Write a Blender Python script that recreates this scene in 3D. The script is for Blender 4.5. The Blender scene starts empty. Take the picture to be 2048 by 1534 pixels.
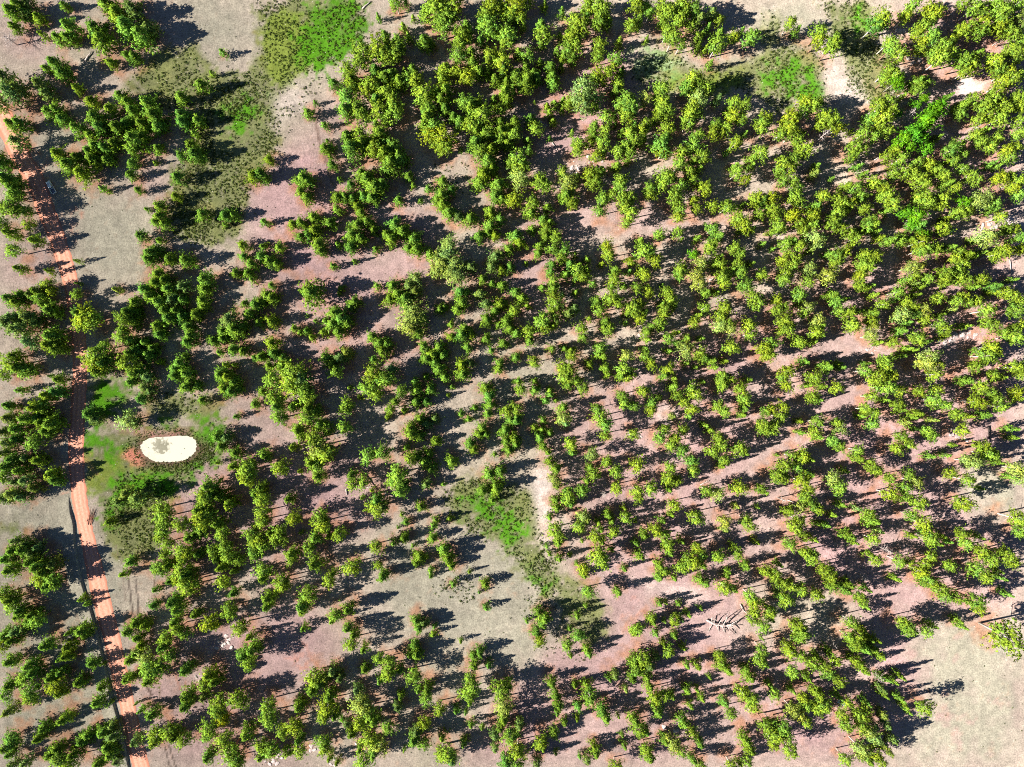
SKY_STRENGTH, SUN_STRENGTH, EXPOSURE = 0.05, 5.0, 1.6
# crown centres read from the photograph, one string per 512 x 384 part of it: x,y,radius (2.5 px units) + y pale, g grey-green, a aspen
TILES = [
(0,0,"10,10,8 17,6,8 24,5,7g 22,13,5g 32,15,5 52,5,4 12,22,5 47,31,6 57,23,8 55,31,6 75,24,9 80,33,9 85,5,9 93,12,9 100,22,9 112,29,9 105,9,8g 118,24,7g 34,28,3 46,52,8 51,60,7 37,55,4 88,51,4 101,45,4 107,46,4 5,63,11g 10,75,10g 3,84,6y 17,72,8g 33,68,8g 38,76,7g 62,71,4 72,81,5 40,90,7 46,88,6 51,96,6 17,99,7 96,77,5 101,82,5 105,89,6 117,83,6 87,88,5 75,94,7 79,102,6 63,103,7 72,109,6 92,102,6 100,99,5 112,99,5 122,93,8 126,102,6 117,104,3 144,78,5 144,92,6 145,98,5 157,97,5 160,69,5 106,112,8 114,109,4 104,119,5 126,119,4 155,124,7 152,117,5 144,125,4 155,107,3 48,124,9 56,132,8 66,139,8 70,121,5 73,128,7 62,126,6 85,128,5 105,131,4 104,140,4 141,142,5 202,141,6 124,130,2 177,42,3 169,59,2 5,114,9g 6,126,9 13,131,7 8,145,9 17,143,8 20,151,6 3,100,6 82,151,3 110,152,3 75,117,5 83,118,5 90,115,5"),
(512,0,"111,4,4 119,2,3 97,13,2 125,14,2 134,11,4 117,21,3 121,29,3 102,28,4 104,34,4 112,34,4 133,33,5 139,35,3 142,8,8 150,15,8 148,22,6 146,4,7 157,6,7 163,28,6 167,22,5 162,35,5 84,42,7 82,50,6 96,40,6 101,45,6 110,44,7 113,36,4 73,57,5 75,64,6 76,71,4 61,67,4 94,56,6 101,62,6 107,60,5 113,65,5 90,68,6 88,74,5 103,75,5 107,81,6 109,90,6 95,80,5 97,89,5 102,95,4 71,79,6 70,88,7 79,86,6 84,91,5 95,98,3 124,56,4 121,63,4 118,58,3 127,64,4 47,82,2 41,91,4 54,100,3 57,113,2 54,119,4 59,118,3 59,125,2 60,132,4 72,109,6 74,118,7 83,115,7 82,108,5 97,107,7 93,118,7 101,122,7 107,117,6 106,130,8 113,126,7 104,136,5 10,128,4 3,140,6 37,143,6 41,146,5 33,145,4 66,143,2 75,148,4 87,143,7 93,150,7 83,139,5 100,147,5 121,141,4 125,148,2 148,145,4 155,152,4 137,151,3 187,4,6 183,13,5 191,6,5 200,8,5 202,15,4 184,23,6 181,20,4 192,26,4 200,28,5 201,35,5 178,33,4 161,47,5 170,42,5 172,50,6 176,57,5 186,46,5 197,50,6 198,56,5 184,57,4 190,63,4 167,62,5 150,55,6 148,64,6 150,72,6 158,57,4 143,74,5 133,76,6 135,84,5 147,80,6 150,87,5 137,87,5 199,73,6 200,65,4 201,79,4 166,83,5 170,85,5 176,82,4 189,79,3 194,89,4 179,93,6 135,94,5 133,100,4 141,101,5 149,110,6 138,108,5 145,117,5 151,118,5 162,97,5 157,93,4 171,100,5 175,104,5 182,107,5 195,98,5 194,105,5 195,111,4 201,105,4 201,115,5 163,119,2 174,114,6 177,121,5 186,120,6 184,128,6 203,130,4 180,140,7 187,135,5 177,146,5 192,148,6 185,107,4"),
(1024,0,"3,5,6 2,12,5 7,14,4 9,21,3 26,4,3 40,9,3 23,21,5 25,29,5 23,34,3 12,2,4 61,3,5 68,4,6 73,9,5 70,16,6 60,14,4 77,16,4 51,18,5 51,26,5 56,22,5 68,21,4 70,36,4 69,45,4 47,32,5 45,40,5 51,38,5 49,46,4 41,45,3 36,40,3 38,29,3 86,32,3 100,4,5 106,6,4 110,10,4 102,15,4 95,20,4 120,5,5 124,10,5 122,14,4 136,4,6 138,10,5 134,16,5 145,8,5 150,15,5g 143,20,4 157,21,3 165,16,4 160,10,5g 166,26,4 177,30,4 184,24,3 191,30,5 129,30,5 135,35,4 148,31,4 149,36,3 155,38,3 164,36,5 124,25,4 152,27,3 159,50,3 108,30,2 12,46,5 5,42,4 11,55,4 22,49,3 31,54,5 32,62,5 33,67,4 39,53,3 12,63,5 10,70,5 17,59,4 3,63,4 1,70,3 20,62,4 83,48,4 80,56,4 86,58,3 88,55,3 76,58,4 69,60,5 66,64,4 71,67,4 85,69,4 83,72,4 56,72,8y 57,82,7y 64,77,6y 65,86,4 18,81,1 28,85,3 34,83,3 41,80,3 30,90,3 40,88,2 46,83,4 92,80,6 95,87,6 91,92,5 86,84,4 120,71,5 117,77,4 107,79,4y 120,85,6 118,92,6 124,90,5 145,64,6 150,69,5 140,70,5 155,72,6 149,78,5y 145,83,4 142,90,6 141,98,5 148,92,4 165,78,4g 178,81,4 186,84,4 177,93,5 183,95,4 174,86,3 15,95,4 19,103,4 2,98,5 2,107,4 13,112,3 14,119,3 33,97,3 48,105,2 30,110,2 53,115,5 52,121,4 66,101,5 75,94,5 82,91,3 75,104,4 83,99,2 65,109,4 62,115,4 73,114,5 73,122,3 67,125,4 88,105,3 98,100,3 94,106,4 104,104,4 107,100,4 105,111,3 98,113,5 91,117,4 94,122,4 93,127,3 85,121,4 84,132,4 124,103,5 122,110,5 119,117,6 121,121,5 163,100,4 171,102,4 160,107,4 167,106,4 149,108,4 187,106,2.5 179,114,4 173,120,3 200,100,6 203,95,4 199,122,5 193,126,4 192,132,3 136,122,5 145,117,5 152,125,5 134,131,5 145,129,5 150,135,4 141,137,4 123,141,6 120,147,5 128,142,4 180,138,4 187,143,4 179,132,3 5,128,6 8,134,5 6,143,6y 22,146,5 27,149,4 41,138,4 52,141,3 72,135,3 61,141,5 66,146,5 69,139,4 45,147,6y 44,152,5 87,144,4 86,150,5 110,151,4 144,144,4 135,148,5 155,151,5 150,147,3"),
(1536,0,"18,19,4 24,23,3 41,26,5 40,33,5 53,33,5 51,38,5 91,15,6 86,20,6 93,20,4 110,14,4 116,4,4 113,8,3 129,8,5 134,11,5 130,17,4 124,22,5 119,27,4 130,29,5 125,33,4 122,40,4 100,38,6 104,45,5 97,34,4 140,38,6 138,47,6 134,42,5 145,43,5 146,33,4 156,49,5 161,53,5 158,57,4 168,43,4 156,3,4 165,6,5 170,9,4 182,6,5 187,10,5 183,3,4 199,3,5 203,12,5g 203,20,5g 160,22,5 155,25,5 172,19,5 169,25,5 186,17,5 183,23,5 190,24,4 195,28,4 203,34,5 197,42,5 193,40,4 202,47,3 181,49,5 186,47,4 184,56,4 191,57,4 194,63,5 187,66,5 183,73,4 179,79,5 173,84,5 186,84,5 200,78,5 202,86,5 203,60,4 96,57,5 101,60,5 94,64,4 103,65,4a 105,70,3a 120,65,5 125,67,4 120,71,4 108,77,3 125,78,3a 118,84,3a 146,76,3 158,83,5 163,80,4 153,92,4 168,96,4 175,92,4 185,95,5 190,88,4 200,97,4 88,85,5 95,82,5 98,88,5 85,93,5 93,95,5 90,101,5 95,105,4 104,91,3a 30,83,5 37,85,5 41,82,4 28,90,4 45,95,6 52,96,6 42,100,4 56,102,4 18,95,6 16,102,6 20,107,4 10,107,5 24,113,4 28,107,3 30,120,5 25,124,4 130,94,6a 134,88,5a 126,98,6a 121,103,6a 116,108,6a 108,112,5a 112,117,4a 103,118,4a 122,111,4a 137,84,4a 139,85,3 76,107,4 84,110,4 70,117,5 75,119,4 70,124,4 74,132,3 67,104,2 95,125,4 101,121,4 106,127,4 103,130,3 119,130,4 126,119,4a 137,109,3 145,120,5 152,117,5 155,124,4 148,128,4 142,130,3 165,108,4 170,114,4 178,117,4 182,111,4 172,103,3 190,121,4 197,118,4 200,107,4 185,132,3 180,130,3 192,127,4 12,130,5 17,135,5 10,137,4 20,128,4 12,145,4 20,145,4 24,150,4 38,138,4g 40,132,3 52,142,2 64,148,4 70,150,4 78,138,3 85,147,5 92,150,4 100,139,4 108,138,4 115,138,5 120,143,5 125,147,4 128,132,4 134,136,4 140,140,4 145,146,4 155,135,4 162,140,4 166,144,4 185,143,5 192,141,4 200,145,4 195,150,4 150,150,4 175,104,3"),
(0,384,"12,2,5 20,4,6 3,12,5 11,14,7 20,14,6 4,27,5 8,33,5 32,27,4 37,39,5 12,47,5 15,61,4 45,63,3 30,79,6 8,85,7 14,88,6 18,82,5 48,79,4 47,74,4 25,82,4g 33,85,5 36,90,5 40,95,6 46,92,5 63,82,4 92,78,3y 62,73,2 61,55,2 6,104,8g 14,110,8g 22,100,7g 10,100,6g 22,120,6g 28,105,5g 62,97,6 68,101,7 74,102,6 65,105,5 40,115,7 38,122,6 47,119,6 45,126,5 9,137,6 14,141,6 20,142,5 4,146,4 10,131,5 26,142,4 53,150,4 40,147,2 127,12,5 127,20,5 131,26,4 124,24,4 112,35,4 127,39,3 120,49,6 118,54,5 125,47,5 135,54,5 148,55,6 161,18,5 179,19,5 186,19,4 117,14,2 140,4,4 179,26,2 126,66,6 131,71,6 124,73,6 115,78,5 119,83,5 126,88,6 134,78,6 137,86,5g 145,76,5g 163,70,6 163,78,5 161,87,5 162,92,4 145,86,4 107,88,5 101,96,6 105,103,6 108,96,5 99,101,5 131,95,6 134,101,6 125,107,5 127,114,5 140,95,5 145,100,5 156,98,5 150,108,5 152,115,6 149,120,5 182,103,8g 186,110,7 178,112,5 193,108,5 170,119,5 177,117,5 185,126,4 193,127,4 198,98,5 203,90,5 195,89,3 98,115,5 97,110,4 104,119,5 103,129,5 108,127,6 118,130,5 115,120,4 122,125,4 84,124,4 78,130,6 75,136,6 82,137,6 76,143,5 90,133,5 102,137,6 106,145,6 112,142,5 117,148,5g 104,152,4 127,136,3 147,131,3 139,141,5 143,137,5 139,147,5 148,145,5 152,151,4 175,146,6 181,148,6 186,152,5 203,132,3 180,138,3 187,138,2 175,128,3 193,43,4 194,52,4 200,58,5 198,65,4 188,65,4 201,70,3"),
(512,384,"40,5,5 35,0,4 6,24,3 29,26,4 35,25,4 45,21,5 46,31,5 41,34,4 35,36,4 58,25,5 49,42,6 51,48,4 65,42,3 64,14,4 64,5,5 70,4,5 80,12,4 83,17,4 76,5,4 85,4,5 91,5,5 95,2,4 80,27,6 76,35,6 82,37,6 75,44,5 88,24,5 93,31,4 113,7,4 131,7,2 110,26,6 116,32,6 107,38,6 103,34,4 125,38,6 127,46,6 121,45,4 138,50,4 95,46,3 78,55,2 61,59,3 147,3,6 148,10,6 153,17,6 160,19,5g 144,7,4 190,3,6 196,6,5 186,16,5 170,22,5 195,22,4 186,27,5 190,35,4 184,33,4 177,35,4 202,46,4 5,44,3 3,52,4 10,55,5 16,58,4 18,45,4 153,42,5y 152,52,6y 158,58,6y 147,58,6y 144,63,5y 160,68,5y 154,65,5y 42,81,10.5 67,77,3 66,81,2 12,75,3 8,83,5 12,85,5 3,88,4 78,88,5 75,92,4 62,97,6 67,101,7 60,106,6 65,112,5 72,104,5 55,103,3 2,104,4 12,104,5 47,103,2 30,109,3 35,112,3 40,111,3 53,112,3 44,116,3 108,75,5 112,82,6 106,86,5 118,85,6 120,92,5 126,80,6g 127,69,4y 96,75,3 121,75,5g 124,99,7y 122,108,6y 130,102,6 128,112,5 162,80,5 163,88,6 160,94,4 92,116,5 98,121,5 100,127,5 104,121,4 93,134,3 12,121,6 13,129,5 21,133,4 55,133,5 60,138,5 63,144,4 66,133,6g 72,129,5g 20,140,5 28,145,7 35,150,7g 25,151,6 12,150,5 180,70,4 188,73,3 197,75,4 203,60,4 196,62,4 195,90,5 190,95,4 183,102,5 193,106,3 200,104,5 203,109,4 166,109,4 163,114,5 155,116,4 170,113,4 168,124,4 183,117,4 198,121,4 155,106,3 146,94,4 150,92,3 168,80,3 133,124,5 135,134,5 145,124,5 148,130,5 140,130,5 145,142,5 142,136,4 150,148,4 163,138,5 164,146,5 170,137,4g 195,137,4 193,142,4 93,145,6 97,150,6 107,142,6g 103,150,6 135,148,3 126,151,3 3,132,4 10,139,4 187,127,3 170,60,5g 190,52,5g 196,50,4g 187,60,5g 178,82,5g 183,90,5g"),
(1024,384,"2,7,5 17,10,5 15,17,5 28,12,4 25,22,4 30,24,4 27,30,4 3,35,5 6,41,5 16,30,4 35,36,4 27,36,4 22,43,4 21,49,4 33,46,4 39,53,4 32,58,4 31,64,4 33,71,4 33,77,4 33,84,4 35,90,4 32,95,4 34,101,4 24,103,5 27,108,4 33,107,3 11,57,2 24,76,3 43,3,5 48,7,4 50,10,3 38,3,2 42,48,4 50,50,3 60,54,3 72,57,3 70,15,4 73,6,5 80,3,4 88,4,4 93,5,5 91,12,5 96,17,5 92,24,4 110,2,4 130,4,5 133,9,4 135,15,4 133,20,4 145,7,4 147,13,4 160,12,4 172,12,5 185,10,3 195,5,5 200,6,5 181,21,5 186,26,5 183,31,3 197,18,4 193,29,3 118,34,4 132,32,4 136,37,2 103,38,3 160,30,4 149,36,3 166,35,5 161,41,4 158,45,4 76,43,4 77,50,4 105,47,6 110,50,4 95,56,4 94,63,3 115,55,4 106,66,4 103,62,3 83,62,4 82,70,4 80,75,3 90,75,3 100,77,4 109,80,4 108,75,3 65,73,3 51,80,3 68,87,4 70,95,4 80,85,6 85,89,4 97,93,5 102,90,4 92,97,3 91,104,2.5 103,101,4 107,95,3 122,93,4 120,89,3 122,99,4 135,62,5 134,66,4 145,50,3a 124,80,4 127,86,4 130,91,3 120,74,2 151,57,5y 148,66,5y 150,73,4y 156,80,4 164,80,3 168,68,5 170,73,4 167,58,4 163,58,4 167,51,3 178,45,4 183,49,4 180,57,4 183,64,4 192,57,3 176,62,3 201,41,3 200,67,4 187,75,5 193,84,5 197,89,4 154,93,4 150,98,3 146,104,4 170,93,5 167,100,4 172,105,4 167,107,5y 175,109,4y 189,107,5 190,114,4 175,124,5 152,117,3 140,117,4 139,126,5y 133,112,3 133,121,3 125,117,4 126,127,3 150,129,5 154,133,4 201,125,5 203,131,4 62,101,2.5 75,103,4 77,110,4 56,109,4 57,116,4 73,108,3 108,112,4 112,107,3 109,118,3 118,104,4 120,109,3 3,80,4 8,85,4 12,91,3 2,95,4 4,113,4 14,112,4 14,119,4 32,125,3 18,136,4 3,132,4 42,125,3 48,131,4 47,126,3 45,142,5 40,140,4 43,148,5 52,150,4 62,138,4 70,125,4 73,131,4 69,130,3 75,141,4 77,146,3 92,131,4y 107,131,4 107,125,3 111,138,4 90,142,5 87,147,4 93,148,4 125,142,4 122,147,4 130,149,3 140,137,3 147,140,2.5 161,135,4 163,140,3 171,135,3 168,147,4 167,151,4 175,150,4 153,152,3 190,150,3 5,151,3 18,151,3 52,63,4 43,66,4 57,68,4 46,57,4 54,58,3 51,69,3 60,62,3 40,92,4g 45,97,5g 50,93,4g 40,82,3g"),
(1536,384,"2,5,5 22,4,5 26,7,3 4,15,5 6,20,4 9,28,5 5,31,3 39,11,5 44,3,4 55,6,4 60,10,5 65,9,4 65,14,3 77,14,4 73,4,4 80,3,3 95,4,5 100,9,5 98,14,4 91,3,4 20,19,5 25,24,4 36,19,5 36,26,4 28,31,4 55,18,5 51,25,5 56,25,3 82,22,4 85,26,5 80,27,4 88,31,3 58,30,4 65,33,4 70,37,4 73,32,3 67,43,3 38,38,6y 20,39,4 14,42,4 25,43,4 35,46,3 18,50,4 23,52,4 12,55,4 20,58,4 5,45,2 55,51,5 60,49,4 51,49,3 54,56,4 110,17,4a 118,20,5a 122,26,5 116,26,4a 125,4,5 128,9,5 139,6,5 135,10,4 119,5,4 124,34,4a 140,29,5 145,31,3 145,20,3 156,8,4a 152,16,4 158,16,4 168,8,5y 174,5,5y 180,10,4 186,20,4 182,14,3 200,3,4 195,30,4 190,30,4 203,36,4 198,38,3 175,36,6y 168,38,3 91,36,3 99,38,4 106,38,4 113,38,4 122,40,5 126,46,5 128,43,3 121,47,4 133,46,4 147,44,4 152,48,4 160,50,5 165,52,3 150,53,4 172,48,3 182,50,4 188,47,5 202,46,4 77,50,4 84,53,5 79,60,5 87,54,3 75,58,4 33,60,4y 36,65,3y 14,65,4 13,70,4 48,67,5y 50,70,3 32,72,4 73,68,4 73,74,4 80,77,3 83,75,3 104,80,4 102,86,3 86,82,3 115,60,4y 120,60,4y 117,67,4 112,70,3 127,69,4 118,73,3y 141,64,5 150,63,5 122,76,3 120,82,3 135,85,4 141,70,4 145,73,3 152,69,4 158,70,4 170,70,4 173,73,3 166,76,3 183,75,4 197,70,3 155,58,4 25,82,5 26,88,3 7,87,4 12,92,4 7,95,4 32,92,4y 28,97,4 53,82,4 54,88,4 57,95,4 64,85,2 65,96,4 74,95,3 13,103,5 16,110,5 12,112,3 20,107,3 40,102,4y 43,107,4 38,112,4 43,115,3 25,120,4 37,120,3 3,122,5 2,130,4 68,107,5 85,97,5 82,103,4 92,90,4 110,88,4 115,92,4 107,98,5y 117,97,4 113,104,3 124,94,4y 125,102,4 108,111,4 84,108,4y 83,115,4y 90,120,3 100,120,4 120,117,5 113,125,3 118,126,3 129,119,3 137,105,4 141,110,4 143,115,3 139,98,3 148,94,3y 155,84,4 160,88,4 150,87,4 166,88,4 175,95,5 173,104,4 179,107,4 160,107,3 182,80,3 190,80,4 195,83,4 200,88,4 198,95,5 195,110,4 203,107,4 197,116,5 188,112,4 178,124,5 181,128,4 175,131,5 170,127,3 130,131,5y 127,137,5y 136,138,4 133,146,4 165,140,4 172,137,3 198,140,5 203,145,4 93,135,5 94,142,5 88,147,5 98,147,4 108,131,3 30,136,4 15,143,5 12,148,4 37,149,5 48,140,5 58,137,3 60,140,3 80,137,3 78,143,4 85,151,4 188,148,3 160,151,4 180,147,4"),
(0,768,"37,9,6 50,6,6 5,17,4 28,19,6 33,18,5 15,5,3 8,18,3 30,27,5 42,32,7 33,31,6 36,38,5 20,28,6 12,36,6 7,27,5g 27,46,5 12,44,5 5,47,5g 3,38,5g 30,61,5 20,59,4g 10,60,6 5,66,6 15,69,6 3,74,5 12,78,4g 20,77,5g 27,83,5g 10,87,6g 3,91,5g 17,90,5g 40,72,5 51,77,5 3,55,5g 71,24,6 76,28,5g 103,29,6y 108,31,5g 115,3,6g 112,12,4 120,5,5g 148,3,5 157,2,4 161,13,4 178,4,5 184,6,5 190,4,4 188,26,2.5 203,16,4 173,42,5 180,43,5g 176,50,4 187,55,5 185,66,4 173,63,2 196,70,6 200,64,4 197,76,5 203,88,4 95,94,6g 110,91,7g 101,87,5g 87,110,4 165,82,6 163,90,6 168,88,5 175,90,5 182,96,5 158,100,6 160,107,6 165,103,5 172,112,5 177,119,4 129,100,5 132,107,5 130,116,5 128,122,4 145,112,5 134,127,4 150,123,5 155,120,4 160,116,4 132,137,4 145,133,5 150,135,4 128,147,5 133,145,5 145,147,6 147,152,5 157,136,4 170,133,4 180,130,4 172,140,4 183,138,4 190,140,4 200,120,5 203,127,4 203,135,4 175,147,4 185,150,3 104,142,5 98,152,3 123,147,3 10,133,6 18,132,6 20,127,4g 25,135,5g 30,130,4g 8,148,6 4,140,5 24,142,5 30,146,7 35,150,5 42,144,5g 12,125,4g"),
(512,768,"5,6,4 14,11,5 15,18,5 18,27,5 28,18,5 40,10,5 38,5,5 30,4,5 40,20,5 41,27,6 47,22,4 70,20,4 50,33,5 55,36,5 32,37,5 35,41,4 70,35,4 72,17,4 45,44,6 50,50,7y 55,56,6 46,58,6 48,65,5 43,63,6 48,74,5 28,51,3 6,57,5 19,67,5 34,70,2 74,3,2 82,11,2 92,3,5 95,8,4 87,3,4 115,6,4 110,14,4 107,20,3 117,21,3 127,5,5 127,14,5 135,14,4 138,4,4 104,26,2.5 156,2,2.5 153,9,1.5 122,35,5 123,40,5 130,28,5 135,32,5g 130,41,4 143,46,4 142,28,4g 89,57,4 100,55,5 119,51,3 127,58,5 133,62,5 122,60,4 138,67,5 137,55,4 155,62,5 149,80,2 112,73,6 117,80,5 114,86,4 108,78,4 135,80,4g 75,73,4 76,80,4 85,78,4 84,91,2 92,85,2 95,93,5 95,100,5 100,98,5g 131,98,4 116,104,2 182,3,5 185,10,5 186,17,4 174,19,3 163,24,3 169,28,3 184,24,4 180,35,4 183,40,3 200,22,4 203,29,4 199,37,5 200,45,5 202,53,4 190,56,2 170,47,4 173,52,4 177,40,4 185,72,5 195,70,5 180,85,4 191,84,5 188,93,3 3,83,4 4,92,5 25,92,4 5,103,4 5,110,4 30,107,4 51,105,5 52,112,5 35,119,2 66,120,4 57,122,3 46,123,5 42,131,4 10,119,4 18,120,5 15,124,4 3,124,4 5,130,4 27,136,5 28,140,3 45,144,5 76,146,5 5,149,5 60,152,3 119,110,3 113,115,1.5 143,108,3 141,113,3 154,107,2.5 140,123,4 117,123,4 109,127,3 95,130,4 125,129,2 130,138,5 127,142,4 149,132,5 152,139,6 155,145,4 139,149,3 97,144,3 101,152,3 170,150,2"),
(1024,768,"7,4,4 18,5,4 30,5,3 31,9,3 57,4,4 45,1,4 27,13,3 35,13,2 41,19,4 41,27,4y 43,32,3y 3,20,4 3,29,5 2,44,5 3,48,4 25,29,3 18,35,3 24,36,3 30,39,3 22,43,4 25,50,4 29,55,3 30,62,4 35,68,5 34,76,4y 36,82,3 35,93,4 36,99,4 45,90,5 47,96,4 43,86,3 47,48,4 48,55,3 64,56,4y 63,67,4 65,72,4 70,74,2 76,62,3.5 60,78,3 83,70,4 84,83,4 100,65,5 111,84,4.5 100,85,4 101,91,3.5 97,40,4 68,20,4 71,27,5 75,32,5 75,41,4 88,9,4 90,16,4 97,17,4 105,6,4 112,16,4 111,21,4 118,11,3 130,2,4 132,9,4 143,4,4 147,9,4 138,15,4 144,20,4 142,26,3 129,26,3y 168,1,4 183,4,4 186,12,4 165,18,4 170,22,4 186,20,4 185,25,3 203,22,4 201,32,5 203,37,4 122,36,4 118,43,4 137,37,4 130,44,4 127,49,4 136,53,4 143,61,4 145,69,4 127,67,4 125,75,5 131,77,4 126,85,3 155,33,3 159,37,3 165,43,4 168,49,4 160,54,4 170,61,4 168,66,3 182,52,5 187,56,3 56,85,4 57,106,4y 60,109,3y 54,114,4 77,105,4 80,110,3 90,100,3 91,107,4 99,110,2 69,111,3 71,117,3 81,118,4 30,107,3 35,117,5 37,122,3 37,127,4 28,130,2 30,136,2 56,126,1.5 38,140,3 46,137,2 106,121,4 115,117,4 122,120,4 125,128,4 125,133,3 136,126,3 121,110,3 130,97,4 128,105,3 147,107,5 156,85,4 181,83,5 198,83,4 203,87,3 165,88,4y 170,110,4y 171,117,3y 187,108,4 190,113,4 180,98,3y 197,99,2 196,127,3 67,122,4 72,127,3 69,136,5 72,142,5 80,133,3 100,128,3 103,138,4 90,148,3 57,147,4 57,152,3 52,144,2 127,136,3 148,131,4 151,137,4 145,142,5 140,141,4 165,138,4 180,135,4 178,130,3 118,145,5 122,150,4 187,146,4 203,150,4 173,150,3 152,145,4 135,146,4"),
(1536,768,"35,10,4 42,13,3 15,2,4 33,1,3 45,2,3 55,3,4 12,18,4 3,21,4 10,26,4 5,33,4 2,37,4 83,10,4 95,3,5 90,2,3 106,5,4 95,13,3 103,17,4 108,21,3 121,6,4 135,5,4 133,13,5 142,17,4 170,3,5 178,7,4 165,14,4 170,16,4 182,13,4 186,18,4 198,7,4 203,12,3 175,25,4 151,24,4 162,26,3 78,20,4 85,23,4 76,26,3 84,32,4 121,24,4 117,27,3 134,29,3y 127,38,4 130,42,4 118,36,3 112,31,3y 107,42,4 112,48,4 102,52,4 155,37,4 197,36,3.5 198,43,3 26,30,3 40,30,4 37,38,4 28,39,3 42,43,3 55,31,4 58,36,4y 52,45,4 57,50,4 72,53,4 73,60,4 82,65,4 87,69,4 20,58,4 28,58,5 35,61,3 22,66,4 13,65,5 8,73,5 13,75,4 28,78,5 34,73,4 32,85,4 30,90,4 52,75,4y 57,83,5 63,70,3 8,57,1.5 97,75,4 112,72,4 118,78,5y 108,82,4 98,88,5 110,90,4 120,95,5 115,105,4 125,112,5 128,120,4 117,122,3 130,124,4 137,128,3 140,122,3 155,120,4 158,127,4 145,126,3 170,123,3 131,58,3 143,57,3 145,71,4 170,50,5 175,56,5 165,62,5y 180,57,4 160,62,4y 185,63,3 160,77,4 200,68,5y 203,76,4y 196,75,3 156,96,6 172,84,2 149,49,2 18,102,4 26,99,4y 35,97,4 40,100,4 53,105,3 40,112,3 47,113,3 25,109,4 22,115,5 18,128,4.5 28,122,4 38,125,3 30,135,4 35,138,5 72,100,3y 80,103,4 85,110,5 90,118,3y 84,124,4 66,122,5 70,127,3 60,97,3 87,141,4 83,137,3 105,142,4 113,142,4 125,143,4 130,138,4 145,145,4 122,150,4 200,108,6 203,118,5 171,134,5 178,140,5 190,136,5 195,142,4 165,147,5 185,150,3 5,150,4 10,145,3 45,148,4 52,150,3"),
(0,1150,"33,3,5 38,8,6 43,4,5 4,15,5 8,20,5 10,23,5 16,28,5 14,33,4 25,32,5 30,35,5 22,37,4 4,48,5 9,52,5 12,45,5g 3,55,4 20,42,4g 65,19,3 73,23,2 65,44,6 68,48,4 36,56,5 54,57,5 52,65,4 48,67,3 55,46,3 7,69,5 23,72,5 26,78,5 20,82,5 73,70,5 40,82,5 48,78,4 45,88,5 47,94,4 63,85,5 7,88,5 5,95,4 25,92,5 24,98,4 83,89,4 77,101,5 93,101,1.5 86,71,1.5 7,108,5g 50,115,5 35,122,5 30,130,4 10,130,5 5,137,5 7,143,4 45,138,5 40,143,5 48,146,5 55,150,5 58,143,5 65,132,5 70,127,5 82,125,5 90,120,4g 95,128,5g 85,137,5 78,150,5 88,142,5 93,148,4g 100,133,4g 20,150,4g 10,151,4g 120,112,5 112,108,3 108,103,1.5 98,83,4 104,82,3 103,68,4 108,63,4 101,45,4 108,38,5 115,40,4 109,50,4 112,56,4 124,12,3 135,5,4 142,3,4 148,6,5 150,11,4 155,6,4 122,24,4 136,22,5 140,28,5 138,38,4 141,43,4 155,32,4 147,46,4 132,50,4 128,58,4 135,64,4 118,68,6y 120,76,6 117,85,5 128,70,5 147,76,5 165,80,5 170,85,5 163,88,4 148,97,5 147,105,5 162,98,4g 175,100,5 173,108,5 178,114,4 188,97,5 193,101,4 167,122,5 165,128,4 178,130,5 124,128,5 122,134,4 135,125,5 138,130,4 147,131,4 167,38,5 178,5,4 185,15,4 183,28,5 180,32,3 170,42,3 192,42,5 198,50,3 193,65,5 200,60,6 198,70,4 196,127,5 183,140,5 188,146,5 165,145,5 190,150,4"),
(512,1150,"4,3,4 20,5,5 22,8,4 58,4,4 100,2,4 139,1,2 8,19,5 7,26,4 42,15,5 35,25,5 36,29,4 72,28,5 63,32,4 60,37,3 37,43,3 72,43,4 77,48,4 75,55,4 85,60,3 97,66,3 127,36,4 129,42,4 133,38,4g 141,47,2.5 142,41,2 157,7,3 182,7,4 183,26,3 163,53,2 178,14,1.5 126,56,4 127,63,5 122,63,4 106,70,4 105,77,5 114,75,4 86,75,4 125,80,5 136,92,4 135,98,4 129,92,3 146,106,4 115,97,3 98,85,3 80,92,4g 46,82,5 44,92,5 50,86,5 55,82,5g 60,77,5g 66,82,4g 57,97,5 56,105,5 54,112,4 62,113,4 173,64,4 178,62,4 173,72,4 185,72,3 170,82,4 172,89,4 168,95,4 170,102,3 159,108,3 167,110,2 171,120,3 180,122,2 194,92,6 200,90,5 198,104,5y 198,115,5 195,122,4 203,128,5 190,128,4g 200,150,5 190,138,4g 82,100,5y 85,105,5y 90,110,5 93,117,5 82,118,4 105,121,4 112,105,4g 69,115,2a 134,117,4 127,125,5g 125,132,5 133,133,4 148,130,3 75,127,4 72,118,4g 3,135,4 9,105,5 10,115,5 33,105,5 30,120,5 21,125,4 12,139,5 25,140,4 34,140,4 33,132,4 3,145,4 53,133,4 55,138,4 82,139,3 90,130,5 97,136,5y 85,148,5 93,142,5 58,147,2.5 64,150,2.5 118,140,1.5 152,143,5 147,142,4 155,148,5g 165,135,3"),
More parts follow.
